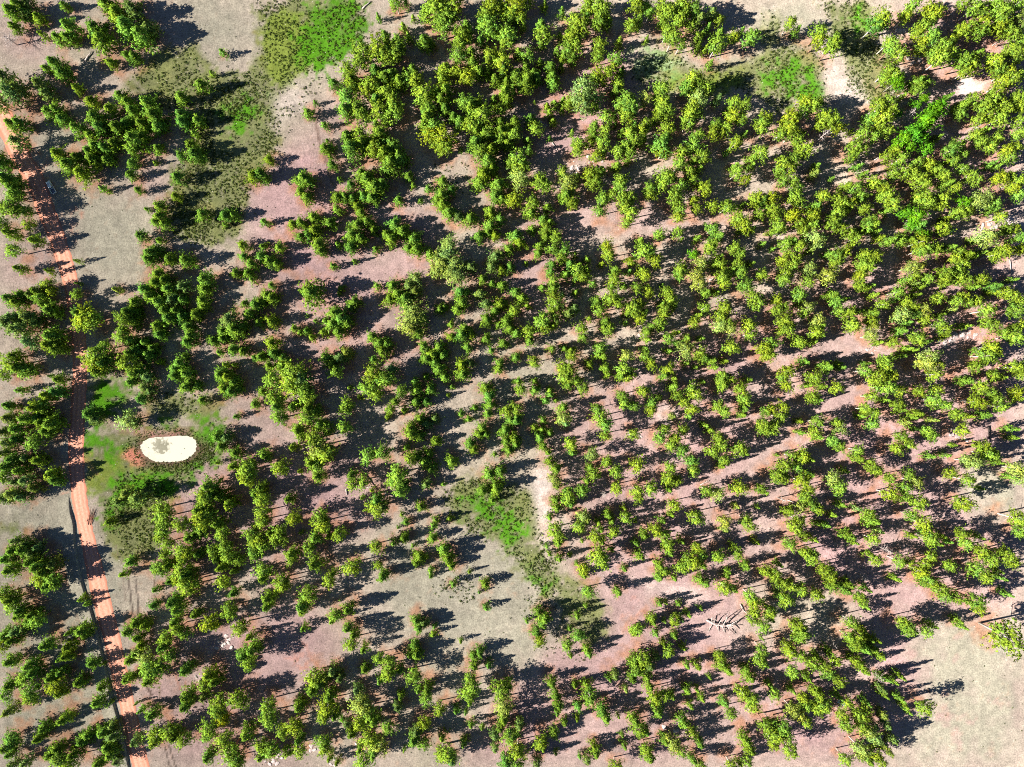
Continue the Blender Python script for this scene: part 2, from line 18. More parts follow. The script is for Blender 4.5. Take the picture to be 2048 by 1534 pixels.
(1024,1150,"58,1,3 61,13,4 85,14,4 118,2,4 130,3,3 150,4,4 155,7,4 170,10,5 178,12,3 172,1,3 191,17,4 193,22,4 194,30,4 192,35,4 201,41,4 203,25,3 21,29,4 26,35,5 24,39,4 20,46,4 22,52,4 52,33,3 59,25,2 12,37,2 46,43,2 53,48,4 44,55,4 47,65,2 60,60,4 62,64,3 118,23,3 123,22,2 133,23,2.5 111,34,3.5 113,38,3 122,37,2 130,36,4 141,32,3 135,35,3g 151,27,2 101,43,4 98,46,4 115,47,3 130,49,3 121,55,3 125,60,4 137,58,3 200,51,1.5 98,70,5 99,76,4 105,67,5 110,72,5g 107,80,5 96,83,4 115,65,4g 140,73,3 148,73,4 158,82,2 165,64,4 168,72,5 173,77,4 200,60,4 198,68,4 203,72,3 82,80,4g 78,83,3 32,86,4 35,96,4 37,103,4 36,110,3 42,118,3 50,88,3 60,89,4 62,96,5 60,102,3 53,105,4 52,115,2.5 33,125,4 23,133,4 25,138,3 72,108,5 75,114,5 110,89,4 113,96,5 117,100,3 122,95,4 128,97,3 140,92,4 148,92,2.5 152,99,3 143,105,3 91,92,3y 85,113,2 98,116,5 101,122,5 107,125,4 117,110,5 137,118,5 143,125,4 150,135,4 128,134,5y 135,140,4 122,132,4 107,138,4 110,146,5 90,137,3 88,128,2 83,152,4 65,136,3 67,143,4 60,147,4g 54,145,2 35,142,2 5,140,5 3,150,5 20,150,4g 3,127,4g 6,120,4g 187,75,4 190,82,5 183,93,5 190,98,5 193,105,4 170,102,4 175,110,4 187,132,5 190,140,5 187,148,4 183,152,3 175,152,4 203,120,4 145,148,4 150,151,4"),
(1536,1150,"5,3,4 12,6,4 18,9,4 15,20,4 10,17,3 27,12,4 2,30,4 3,36,3 38,16,4 43,17,3 50,8,4 50,2,4 65,8,4 63,13,4 80,12,3 73,18,4 79,26,3 104,4,3 128,3,5 132,7,4 138,11,5 142,17,4 150,18,4 127,8,3 165,20,6 168,27,4 193,16,3 175,2,4 188,3,3 23,40,5 27,46,5 25,50,4 15,57,4 18,62,4 26,64,4 35,70,4 45,72,4 40,66,3 50,62,3 53,68,4 57,85,4 48,78,4 20,77,4 33,84,3 67,38,4 65,50,4 70,55,5 72,48,4 77,45,3 82,52,3 78,60,5 85,60,4 90,65,4 72,70,5 78,77,4 88,53,3 108,38,4 112,43,5 117,45,3 127,45,4 133,41,3 153,37,3 157,42,3 191,50,11 91,83,3 97,84,3 102,86,3 107,82,3 92,92,3g 94,97,3 107,100,3 110,105,3 113,110,2 125,106,5 28,98,4 40,95,4 30,104,4 38,107,4 45,105,5 37,92,4 57,98,3 63,102,4 20,93,3 5,95,4 3,90,3 20,108,4y 25,112,4y 30,117,4 3,118,4 12,122,5 8,128,5 15,128,4 5,135,4 3,125,4 18,140,5 60,112,4 70,110,4 78,108,4 75,113,5 80,103,3 63,120,5 75,120,5 80,125,4y 85,130,4y 85,120,4g 92,112,4g 95,120,4g 75,140,5y 85,142,5 80,148,5 90,148,4 62,147,4 95,140,5g 100,132,4g"),
]
import bpy, math, random
import numpy as np
from mathutils import Vector, Matrix

SC = bpy.context.scene
COL = SC.collection
rng = np.random.default_rng(7)
random.seed(7)

# ------------------------------------------------------------------ camera frame: a drone looking straight down
W_PX, H_PX = 2048.0, 1534.0
GROUND_W = 450.0
CAM_H = 300.0
S = GROUND_W / W_PX                         # metres per photo pixel on the ground
SUN_EL, SUN_AZ = math.radians(31.0), math.radians(13.0)   # shadows run to +X, a little to +Y

def at(px, py, z=0.0):
    k = S * (CAM_H - z) / CAM_H
    return (px - W_PX / 2) * k, (H_PX / 2 - py) * k

# ------------------------------------------------------------------ small helpers
def tag(o, label=None, cat=None, group=None, kind=None):
    if label: o['label'] = label
    if cat: o['category'] = cat
    if group: o['group'] = group
    if kind: o['kind'] = kind
    return o

def link(name, data, parent=None):
    o = bpy.data.objects.new(name, data)
    COL.objects.link(o)
    if parent is not None: o.parent = parent
    return o

def mesh_np(name, V, F, mats, tint=None, nrm=None, midx=None, extra=None):
    """V (n,3); F (m,k) faces all of one size, or a list of such arrays"""
    Fs = F if isinstance(F, list) else [F]
    me = bpy.data.meshes.new(name)
    V = np.asarray(V, np.float32)
    me.vertices.add(len(V)); me.vertices.foreach_set('co', V.ravel())
    loops = np.concatenate([f.ravel() for f in Fs]).astype(np.int32)
    tot = np.concatenate([np.full(len(f), f.shape[1], np.int32) for f in Fs])
    start = np.concatenate([[0], np.cumsum(tot)[:-1]]).astype(np.int32)
    me.loops.add(len(loops)); me.loops.foreach_set('vertex_index', loops)
    me.polygons.add(len(tot)); me.polygons.foreach_set('loop_start', start)
    for m in mats: me.materials.append(m)
    if midx is not None: me.polygons.foreach_set('material_index', np.asarray(midx, np.int32))
    me.update(calc_edges=True)
    if tint is not None:
        a = me.attributes.new('tint', 'FLOAT_COLOR', 'POINT')
        c = np.ones((len(V), 4), np.float32); c[:, :3] = tint
        a.data.foreach_set('color', c.ravel())
    for k, v in (extra or {}).items():
        a = me.attributes.new(k, 'FLOAT', 'POINT'); a.data.foreach_set('value', np.asarray(v, np.float32))
    if nrm is not None:
        me.shade_smooth()
        a = me.attributes.new('custom_normal', 'FLOAT_VECTOR', 'POINT')
        a.data.foreach_set('vector', np.asarray(nrm, np.float32).ravel())
    return me

class MB:
    """collects tapered tubes, boxes and blocks into one mesh"""
    def __init__(s): s.V, s.F3, s.F4, s.n = [], [], [], 0
    def tube(s, pts, rads, k=6):
        pts = [Vector(p) for p in pts]; rings = []
        for i, p in enumerate(pts):
            d = (pts[min(i+1, len(pts)-1)] - pts[max(i-1, 0)]).normalized()
            u = d.orthogonal().normalized(); v = d.cross(u)
            base = s.n
            for j in range(k):
                a = 2*math.pi*j/k
                s.V.append(p + (u*math.cos(a) + v*math.sin(a))*rads[i])
            s.n += k; rings.append(base)
        for a, b in zip(rings, rings[1:]):
            for j in range(k):
                s.F4.append((a+j, a+(j+1) % k, b+(j+1) % k, b+j))
        for base, flip in ((rings[0], True), (rings[-1], False)):
            for j in range(1, k-1):
                f = (base, base+j, base+j+1)
                s.F3.append(f[::-1] if flip else f)
    def hexa(s, c):                       # eight corners: bottom ring then top ring
        b = s.n; s.V += [Vector(p) for p in c]; s.n += 8
        for f in ((0,3,2,1), (4,5,6,7), (0,1,5,4), (1,2,6,5), (2,3,7,6), (3,0,4,7)):
            s.F4.append(tuple(b+i for i in f))
    def box(s, x0, x1, y0, y1, z0, z1, ix=0.0, iy=0.0, sx=0.0):
        s.hexa([(x0,y0,z0), (x1,y0,z0), (x1,y1,z0), (x0,y1,z0),
                (x0+ix+sx,y0+iy,z1), (x1-ix+sx,y0+iy,z1), (x1-ix+sx,y1-iy,z1), (x0+ix+sx,y1-iy,z1)])
    def mesh(s, name, mats):
        Fs = []
        if s.F4: Fs.append(np.array(s.F4, np.int32))
        if s.F3: Fs.append(np.array(s.F3, np.int32))
        return mesh_np(name, np.array([tuple(v) for v in s.V]), Fs, mats)

# ------------------------------------------------------------------ materials
def new_mat(name):
    m = bpy.data.materials.new(name); m.use_nodes = True
    nt = m.node_tree; nt.nodes.clear()
    out = nt.nodes.new('ShaderNodeOutputMaterial')
    return m, nt, out

def N(nt, t, **kw):
    n = nt.nodes.new(t)
    for k, v in kw.items():
        if k in n.inputs.keys(): n.inputs[k].default_value = v
        else: setattr(n, k, v)
    return n

def mix(nt, a, b, fac, mode='MIX'):
    n = nt.nodes.new('ShaderNodeMix'); n.data_type = 'RGBA'; n.blend_type = mode
    for sock, v in ((n.inputs[0], fac), (n.inputs[6], a), (n.inputs[7], b)):
        if hasattr(v, 'is_linked'): nt.links.new(v, sock)
        else: sock.default_value = v if not isinstance(v, tuple) or len(v) == 4 else (*v, 1)
    return n.outputs[2]

def ramp(nt, v, lo, hi):
    n = nt.nodes.new('ShaderNodeMapRange')
    nt.links.new(v, n.inputs[0])
    n.inputs[1].default_value, n.inputs[2].default_value = lo[0], hi[0]
    n.inputs[3].default_value, n.inputs[4].default_value = lo[1], hi[1]
    return n.outputs[0]

def leaf_mat(name, base, trans, rough=0.7, tmix=0.20):
    m, nt, out = new_mat(name)
    at_ = N(nt, 'ShaderNodeAttribute', attribute_name='tint')
    oi = N(nt, 'ShaderNodeObjectInfo')
    t = mix(nt, at_.outputs['Color'], oi.outputs['Color'], 1.0, 'MULTIPLY')
    c = mix(nt, t, base, 1.0, 'MULTIPLY'); c2 = mix(nt, t, trans, 1.0, 'MULTIPLY')
    d = N(nt, 'ShaderNodeBsdfDiffuse'); tr = N(nt, 'ShaderNodeBsdfTranslucent')
    g = N(nt, 'ShaderNodeMixShader'); g.inputs[0].default_value = tmix
    nt.links.new(c, d.inputs[0]); nt.links.new(c2, tr.inputs[0])
    nt.links.new(d.outputs[0], g.inputs[1]); nt.links.new(tr.outputs[0], g.inputs[2])
    nt.links.new(g.outputs[0], out.inputs[0])
    return m

def noisy_mat(name, c1, c2, scale=3.0, bump=0.0, rough=0.9, coords='Object', spec=0.2, detail=5.0):
    m, nt, out = new_mat(name)
    tc = N(nt, 'ShaderNodeTexCoord')
    nz = N(nt, 'ShaderNodeTexNoise', Scale=scale, Detail=detail)
    nt.links.new(tc.outputs[coords], nz.inputs['Vector'])
    f = ramp(nt, nz.outputs[0], (0.35, 0), (0.65, 1))
    c = mix(nt, c1, c2, f)
    b = N(nt, 'ShaderNodeBsdfPrincipled', Roughness=rough)
    b.inputs['Specular IOR Level'].default_value = spec
    nt.links.new(c, b.inputs['Base Color'])
    if bump:
        bp = N(nt, 'ShaderNodeBump', Strength=bump, Distance=0.3)
        nt.links.new(nz.outputs[0], bp.inputs['Height']); nt.links.new(bp.outputs[0], b.inputs['Normal'])
    nt.links.new(b.outputs[0], out.inputs[0])
    return m

M_PINE = leaf_mat('pine_needles', (0.215, 0.345, 0.038), (0.24, 0.37, 0.025))
M_ASPEN = leaf_mat('aspen_leaves', (0.11, 0.30, 0.016), (0.15, 0.38, 0.014))
M_SHRUB = leaf_mat('shrub_leaves', (0.085, 0.120, 0.028), (0.08, 0.12, 0.02), tmix=0.2)
M_BARK = noisy_mat('pine_bark', (0.30, 0.17, 0.11), (0.20, 0.12, 0.085), 2.5, 0.3)
M_PALEBARK = noisy_mat('pale_bark', (0.55, 0.52, 0.45), (0.40, 0.36, 0.30), 2.0, 0.2)
M_DEAD = noisy_mat('weathered_wood', (0.48, 0.42, 0.39), (0.32, 0.26, 0.24), 2.0, 0.2)
M_DARKWOOD = noisy_mat('charred_wood', (0.06, 0.045, 0.04), (0.03, 0.025, 0.025), 2.0, 0.2)
M_ROCK = noisy_mat('pale_sandstone', (0.50, 0.42, 0.40), (0.30, 0.235, 0.225), 0.9, 0.5)

# ------------------------------------------------------------------ value noise for laying out ground colours
def vnoise(x, y, scale, seed):
    r = np.random.default_rng(seed).random((64, 64))
    u, v = x / scale, y / scale
    i, j = np.floor(u).astype(int), np.floor(v).astype(int)
    fu, fv = u - i, v - j
    fu, fv = fu*fu*(3-2*fu), fv*fv*(3-2*fv)
    g = lambda a, b: r[a % 64, b % 64]
    return (g(i, j)*(1-fu) + g(i+1, j)*fu)*(1-fv) + (g(i, j+1)*(1-fu) + g(i+1, j+1)*fu)*fv

def fbm(x, y, scale, seed, n=4):
    t, a, s = 0.0, 1.0, 0.0
    for k in range(n):
        t = t + a*vnoise(x + 37.1*k, y - 11.3*k, scale/2**k, seed+k); s += a; a *= 0.55
    return t / s

def in_poly(px, py, poly):
    c = np.zeros(px.shape, bool); n = len(poly); j = n-1
    for i in range(n):
        xi, yi = poly[i]; xj, yj = poly[j]
        if yi != yj:
            c ^= ((yi > py) != (yj > py)) & (px < (xj-xi)*(py-yi)/(yj-yi) + xi)
        j = i
    return c

def seg_dist(px, py, pts):
    best = np.full(px.shape, 1e9)
    for (ax, ay), (bx, by) in zip(pts, pts[1:]):
        dx, dy = bx-ax, by-ay
        t = np.clip(((px-ax)*dx + (py-ay)*dy) / (dx*dx+dy*dy), 0, 1)
        best = np.minimum(best, np.hypot(px-ax-t*dx, py-ay-t*dy))
    return best

# ------------------------------------------------------------------ the trees' list
TREES = []
for ox, oy, text in TILES:
    for q in text.split():
        a = q.split(',')
        fl = a[2][-1] if a[2][-1] in 'yga' else ''
        TREES.append([ox + float(a[0])*2.504, oy + float(a[1])*2.504, float(a[2].rstrip('yga'))*2.504*S, fl])

def tall_zone(px, py):            # the crowded stand in the right half grows tall and narrow
    a = min(1, max(0, (px - 980)/260.0))
    if py > 1130 and px < 1500: a *= 0.55
    b = 0.5 if (px < 260 and 380 < py < 760) else 0.0
    if 320 < px < 800 and 920 < py < 1330: b = .75
    if 250 < px < 1100 and py > 1340: b = .65
    if 540 < px < 830 and 740 < py < 930: b = .8
    if px < 150 and py > 780: b = .35
    if 670 < px < 1100 and py < 330: b = .6
    return max(a, b)

rt = random.Random(11)
INFO = []
for px, py, r, fl in TREES:
    tz = tall_zone(px, py)
    u = r*rt.uniform(0.93, 1.08)
    h = (1.5 + 2.6*(u*1.1)**0.85)*rt.uniform(0.9, 1.12)
    h *= 1 + 0.36*tz*min(1, u/2.0)
    h += 2.0*tz*min(1, u/2.2)
    r = u*(1.16 if u > 4.5 else 1.30 if u > 2.9 else 1.42 if u > 1.8 else 1.34)
    hc = h*(0.56 + 0.18*tz)
    h *= 1.10
    hc = h*(0.56 + 0.18*tz)
    right = min(1, max(0, (px-1000)/300))
    r *= 1.20 - .14*right
    if px < 170 and py < 620: r *= .84
    elif px < 1000: px += .15*r/S
    x, y = at(px, py - .02*r/S, hc)
    INFO.append(dict(px=px, py=py, x=x, y=y, r=r, h=h, fl=fl, tz=tz))
# ------------------------------------------------------------------ ground regions, in photo pixels (each is a real patch of ground)
SHRUBBY = [   # polygon, clumps per square metre, kind of undergrowth
 ([(500,0),(530,60),(515,140),(470,150),(430,190),(400,250),(380,300),(340,350),(345,400),(330,430),(345,480),(420,490),(470,455),(500,380),(540,330),(560,260),(550,200),(600,150),(690,115),(720,90),(730,30),(720,0)], .52),
 ([(330,95),(400,95),(425,140),(470,140),(500,200),(480,290),(400,330),(370,290),(390,230),(300,210),(245,175),(285,135)], .50),
 ([(1260,120),(1320,95),(1400,140),(1500,125),(1560,90),(1640,100),(1655,180),(1560,225),(1480,175),(1350,175),(1260,160)], .40),
 ([(1640,0),(1740,0),(1760,70),(1790,130),(1805,185),(1750,210),(1700,180),(1690,110),(1660,60)], .62),
 ([(1515,20),(1545,20),(1570,80),(1525,90)], .35),
 ([(885,985),(950,955),(1015,965),(1055,985),(1078,1060),(1105,1115),(1120,1180),(1090,1200),(1050,1150),(1000,1090),(930,1060),(890,1030)], .55),
 ([(1030,1190),(1110,1160),(1170,1160),(1200,1230),(1170,1330),(1090,1320),(1060,1260)], .13),
 ([(862,1160),(945,1150),(950,1200),(880,1212)], .30),
 ([(240,950),(330,925),(420,890),(440,860),(455,880),(430,930),(350,975),(330,1010),(310,1080),(240,1110),(215,1060),(215,1000)], .40),
 ([(205,1000),(330,1000),(330,1090),(240,1130),(205,1060)], .35),
 ([(270,860),(450,840),(450,850),(300,872)], .25),
 ([(280,790),(380,780),(440,815),(360,830),(290,815)], .35),
 ([(690,90),(760,40),(760,110),(610,200),(540,340),(500,370),(560,220)], .16),
 ([(860,330),(940,320),(960,390),(880,390)], .16),
 ([(345,420),(480,400),(480,470),(420,495),(345,480)], .45),
]
OLIVE = [ # dull green grass under the shrubs
 SHRUBBY[0][0], SHRUBBY[1][0], SHRUBBY[2][0], SHRUBBY[3][0], SHRUBBY[4][0], SHRUBBY[5][0], SHRUBBY[8][0], SHRUBBY[9][0], SHRUBBY[14][0],
 [(170,755),(260,760),(290,800),(225,835),(172,840)], [(170,850),(270,855),(450,842),(440,890),(400,935),(330,985),(200,1010),(172,950)],
 [(0,1060),(60,1050),(60,1060),(20,1080)], [(1100,1160),(1190,1170),(1215,1270),(1150,1300)], [(285,785),(450,790),(440,825),(300,830)],
]
BRIGHT = [ # lush wet green
 [(628,10),(708,0),(732,50),(724,105),(640,142),(606,132),(600,70)], [(170,848),(200,850),(212,895),(264,886),(266,908),(215,928),(172,908)],
 [(290,858),(400,862),(410,848),(442,846),(438,890),(412,928),(372,962),(355,950),(396,908),(398,880),(380,866),(290,868)], [(205,1012),(238,952),(280,940),(362,952),(346,972),(292,990),(238,1022),(215,1052)],
 [(925,1015),(960,995),(1010,1020),(1045,1070),(1055,1110),(1000,1075)], [(1270,98),(1335,102),(1345,140),(1285,148)], [(1525,140),(1590,132),(1645,170),(1610,205),(1545,185)],
 [(196,770),(262,762),(266,798),(228,828),(190,818)], [(1690,30),(1735,40),(1740,62),(1700,55)], [(450,235),(500,180),(520,190),(485,262)], [(1060,1130),(1080,1120),(1105,1175),(1090,1180)],
]
YELLOW = [ # mown-looking yellow green
 [(535,25),(620,30),(632,128),(560,165),(530,140)], [(185,770),(235,765),(225,805),(185,812)], [(168,930),(250,905),(262,912),(185,990),(170,985)], [(580,105),(640,135),(560,185),(535,165)],
 [(1310,110),(1360,110),(1350,150),(1300,150)], [(1290,195),(1360,150),(1480,160),(1470,180)],
]
PINK = [  # reddish gravelly soil
 [(1000,430),(1200,380),(1420,420),(1500,420),(1480,470),(1150,480),(1110,640),(1010,640)], [(480,360),(640,250),(700,330),(880,420),(900,560),(700,650),(620,740),(540,700),(560,600),(480,560)],
 [(560,690),(760,640),(880,640),(860,740),(620,800),(560,780)], [(0,500),(110,520),(120,560),(0,580)], [(1100,820),(1400,640),(2048,420),(2048,1534),(1750,1534),(1700,1160),(1480,1140),(1250,1160),(1100,1000)],
 [(1020,120),(1300,80),(1250,330),(1060,330)], [(1780,0),(2048,0),(2048,420),(1700,330),(1850,220)], [(340,940),(560,870),(760,900),(800,1020),(560,1160),(330,1160)], [(270,1250),(620,1180),(720,1300),(560,1420),(250,1534)],
 [(1100,1080),(1500,1150),(1500,1260),(1250,1300),(1150,1180)], [(400,1440),(640,1500),(640,1534),(330,1534)], [(1100,1250),(1700,1300),(1750,1534),(900,1534)], [(640,200),(690,160),(710,240),(640,260)],
 [(440,790),(620,780),(560,860),(440,870)], [(200,380),(300,330),(350,340),(330,380),(240,400)], [(0,20),(110,20),(110,130),(0,110)], [(60,400),(130,480),(110,520),(60,470)],
]
GREY = [  # dry grey-green grass
 [(150,400),(300,395),(300,520),(260,580),(180,560),(150,470)], [(1750,1534),(1860,1400),(1800,1250),(2048,1230),(2048,1534)], [(0,960),(150,990),(210,1300),(200,1470),(0,1534)], [(760,1060),(1050,1080),(1130,1250),(1050,1340),(760,1250)],
 [(360,0),(520,0),(510,120),(450,140),(390,100)], [(1480,10),(1660,10),(1690,110),(1640,100),(1560,80)], [(870,860),(1020,750),(1130,730),(1000,860)], [(60,250),(150,240),(250,340),(150,400),(90,330)], [(190,1050),(260,1120),(250,1250),(200,1200)], [(980,1200),(1060,1190),(1080,1330),(980,1340)],
 [(1880,930),(2048,930),(2048,1060),(1960,1050)],
]
PALE = [  # bare, almost white ground
 ([(1070,935),(1098,930),(1103,1080),(1090,1085),(1072,1010)], 1.0), ([(1910,145),(1960,150),(1985,175),(1950,192),(1920,185)], 1.0), ([(1345,885),(1375,900),(1372,915),(1345,910)], .6),
 ([(1230,1155),(1400,1170),(1420,1200),(1300,1190)], .45), ([(1310,820),(1360,800),(1370,850),(1310,850)], .55), ([(1500,25),(1540,5),(1560,30),(1530,60)], .35), ([(545,200),(600,160),(620,200),(560,260)], .45),
 ([(1240,70),(1260,160),(1500,110),(1560,80),(1480,100),(1360,110)], .3), ([(1640,110),(1680,120),(1740,190),(1700,210),(1660,180)], .6), ([(1990,440),(2048,430),(2048,470),(1985,470)], .6), ([(1650,60),(1690,110),(1660,120),(1610,90)], .4),
 ([(385,1355),(405,1350),(405,1375),(385,1375)], .8), ([(1780,55),(1830,60),(1830,85),(1785,80)], .6), ([(1810,120),(1850,110),(1860,140),(1830,140)], .5), ([(1790,690),(1880,640),(1920,640),(1900,680)], .25),
]
REDSOIL = [[(0,230),(30,225),(75,330),(100,340),(80,400),(60,380),(20,280)], [(95,490),(120,490),(125,560),(100,545)], [(240,905),(262,898),(290,920),(288,930),(250,928)], [(115,440),(150,440),(150,460),(120,470)], [(160,925),(205,935),(175,965)], [(135,990),(150,975),(150,1010)], [(590,1310),(615,1305),(620,1330),(600,1335)], [(1245,1215),(1260,1212),(1262,1230),(1245,1232)], [(690,1040),(720,1010),(740,1040),(700,1060)]]

STEP = 0.8
gx = np.arange(-262, 262.01, STEP); gy = np.arange(-200, 200.01, STEP)
GX, GY = np.meshgrid(gx, gy)
warp = 6.0
PXg = GX/S + W_PX/2 + (fbm(GX, GY, 9, 101)-.5)*warp*5
PYg = H_PX/2 - GY/S + (fbm(GX, GY, 9, 151)-.5)*warp*5

def soften(m, k):
    for _ in range(2):
        for ax in (0, 1):
            c = np.cumsum(np.insert(np.pad(m, [(k, k) if a == ax else (0, 0) for a in (0, 1)], 'edge'), 0, 0, axis=ax), axis=ax)
            m = (np.take(c, range(2*k+1, c.shape[ax]), axis=ax) - np.take(c, range(0, c.shape[ax]-2*k-1), axis=ax))/(2*k+1)
    return m

def region(polys, k):
    m = np.zeros(GX.shape)
    for p in polys:
        w = 1.0
        if isinstance(p, tuple): p, w = p
        m = np.maximum(m, in_poly(PXg, PYg, p)*w)
    return soften(m, k)

C = lambda *c: np.array(c)
n1, n2, n3 = fbm(GX, GY, 30, 1), fbm(GX, GY, 7, 21), fbm(GX, GY, 2.2, 41, 3)
def lay(col, c, w): return col*(1-w[..., None]) + c*w[..., None]
def clamp01(a): return np.clip(a, 0, 1)

col = np.ones(GX.shape+(3,))*C(.345, .285, .235)
col = lay(col, C(.29, .265, .195), clamp01((n1-.45)*4)*.6)
col = lay(col, C(.335, .222, .220), clamp01(region(PINK, 9)*1.0 - .15 + (n1-.5)*.9))
col = lay(col, C(.285, .262, .205), clamp01(region(GREY, 8)*1.1 + (n2-.55)))
col = lay(col, C(.37, .225, .215), clamp01((n2-.62)*5)*region(PINK, 12)*.6)
brk = (n3-.5)*1.6 + (n2-.5)*.9
def edged(polys, k, amp=1.0, gain=4.0):
    m = region(polys, k)
    return clamp01((m + brk*amp*(m > .02) - .5)*gain + .5)*(m > .02)
col = lay(col, C(.125, .145, .048), edged(OLIVE, 4, .8, 2.2)*.85)
col = lay(col, C(.20, .215, .075), clamp01(region(OLIVE, 4)*(n2-.42)*4)*.6)
col = lay(col, C(.165, .215, .035), edged(YELLOW, 3, .7, 2.0)*.85)
col = lay(col, C(.070, .205, .010), edged(BRIGHT, 4, 1.3, 2.0)*.95)
col = lay(col, C(.50, .425, .395), clamp01(region(PALE, 3)*1.15 + (n3-.6)*.5*(region(PALE, 4) > .05)))
col = lay(col, C(.42, .17, .115), edged(REDSOIL, 4, 1.2, 1.6)*.55)
mott = fbm(GX, GY, 16, 71, 5); col *= (1 + .42*(mott-.5) + .22*(n3-.5))[..., None]
# fallen needles lie round the trunks of the larger pines
lit = np.zeros(GX.shape)
for t in INFO:
    if t['r'] < 2.0: continue
    R = t['r']*1.25
    ang = (t['px']*13.7 + t['py']*7.1) % 6.28
    cx, cy = t['x'] + .35*R*math.cos(ang), t['y'] + .35*R*math.sin(ang)
    i0, i1 = np.searchsorted(gx, [cx-2*R, cx+2*R]); j0, j1 = np.searchsorted(gy, [cy-2*R, cy+2*R])
    if i1 <= i0 or j1 <= j0: continue
    d = np.hypot(GX[j0:j1, i0:i1]-cx, GY[j0:j1, i0:i1]-cy)/R
    lit[j0:j1, i0:i1] = np.maximum(lit[j0:j1, i0:i1], clamp01(1.35-d))
noveg = 1 - clamp01(region(BRIGHT, 4)*1.5 + region(OLIVE, 4)*.8)
col = lay(col, C(.33, .155, .085), clamp01(lit*1.1 - .3 + (n3-.5)*1.5 + (n2-.5)*.8)*noveg*.75)
# pond: cream silt with a ring of dark cracked mud
POND = [(283,888),(300,876),(340,873),(375,872),(390,880),(393,895),(385,910),(368,920),(340,924),(312,923),(294,914),(284,902)]
cxp, cyp = 338, 899
ring = np.hypot((PXg-cxp)/75.0, (PYg-cyp)/40.0)
col = lay(col, C(.13, .085, .06), clamp01((1.08-ring)*4)*clamp01(.35+n3*1.1))
col = lay(col, C(.40, .20, .17), clamp01(1-np.hypot((PXg-310)/95, (PYg-866)/14))*1.0*clamp01(n3*1.6))
col = lay(col, C(.52, .20, .14), clamp01(1.6*(1-np.hypot((PXg-262)/34, (PYg-915)/17)))*.9)
# faint vehicle tracks: compacted or churned soil
TRACKS = [([(628,200),(632,250),(640,290),(655,330),(665,370)], 1.5, (.17,.11,.09), .85), ([(703,500),(712,540),(722,590)], .7, (.30,.20,.18), .6), ([(710,498),(720,540),(729,588)], .7, (.30,.20,.18), .6),
 ([(165,500),(172,540),(190,560)], .8, (.22,.19,.15), .7), ([(283,490),(262,545),(245,580)], .8, (.22,.19,.15), .6), ([(1000,1260),(1030,1290),(1060,1335)], .9, (.3,.25,.21), .5), ([(257,1160),(262,1200),(268,1235)], .7, (.08,.06,.05), .9),
 ([(270,1160),(275,1190),(277,1228)], .9, (.06,.045,.04), .9), ([(308,1160),(312,1210)], .7, (.12,.08,.06), .8), ([(230,1090),(245,1130),(250,1200)], .7, (.2,.15,.12), .6), ([(295,1375),(303,1390)], 1.6, (.08,.05,.04), .9), ([(330,1495),(340,1534)], 1.0, (.08,.06,.05), .8), ([(338,1490),(352,1534)], 1.0, (.08,.06,.05), .8), ([(348,1335),(360,1380)], .8, (.3,.14,.1), .7), ([(365,1330),(372,1385)], .8, (.3,.14,.1), .7),
 ([(318,1370),(322,1410)], .7, (.2,.14,.1), .7), ([(280,1100),(300,1060),(320,1040)], .7, (.3,.24,.18), .4), ([(60,1070),(100,1040),(130,1025)], .7, (.24,.21,.16), .5), ([(285,480),(300,460)], .6, (.2,.17,.12), .6)]
for pts, wpx, c, w in TRACKS:
    d = seg_dist(GX/S+W_PX/2 + (n3-.5)*3, H_PX/2-GY/S, pts)
    col = lay(col, C(*c), clamp01((wpx+1.6-d)/1.6)*w)
HZ = (n2-.5)*.5 + (n1-.5)*.6
HZ *= clamp01((seg_dist(PXg, PYg, [(0,230),(60,340),(115,460),(150,620),(150,960),(200,1250),(270,1534)])-40)/40)
HZ *= clamp01((ring-1.0)*2)

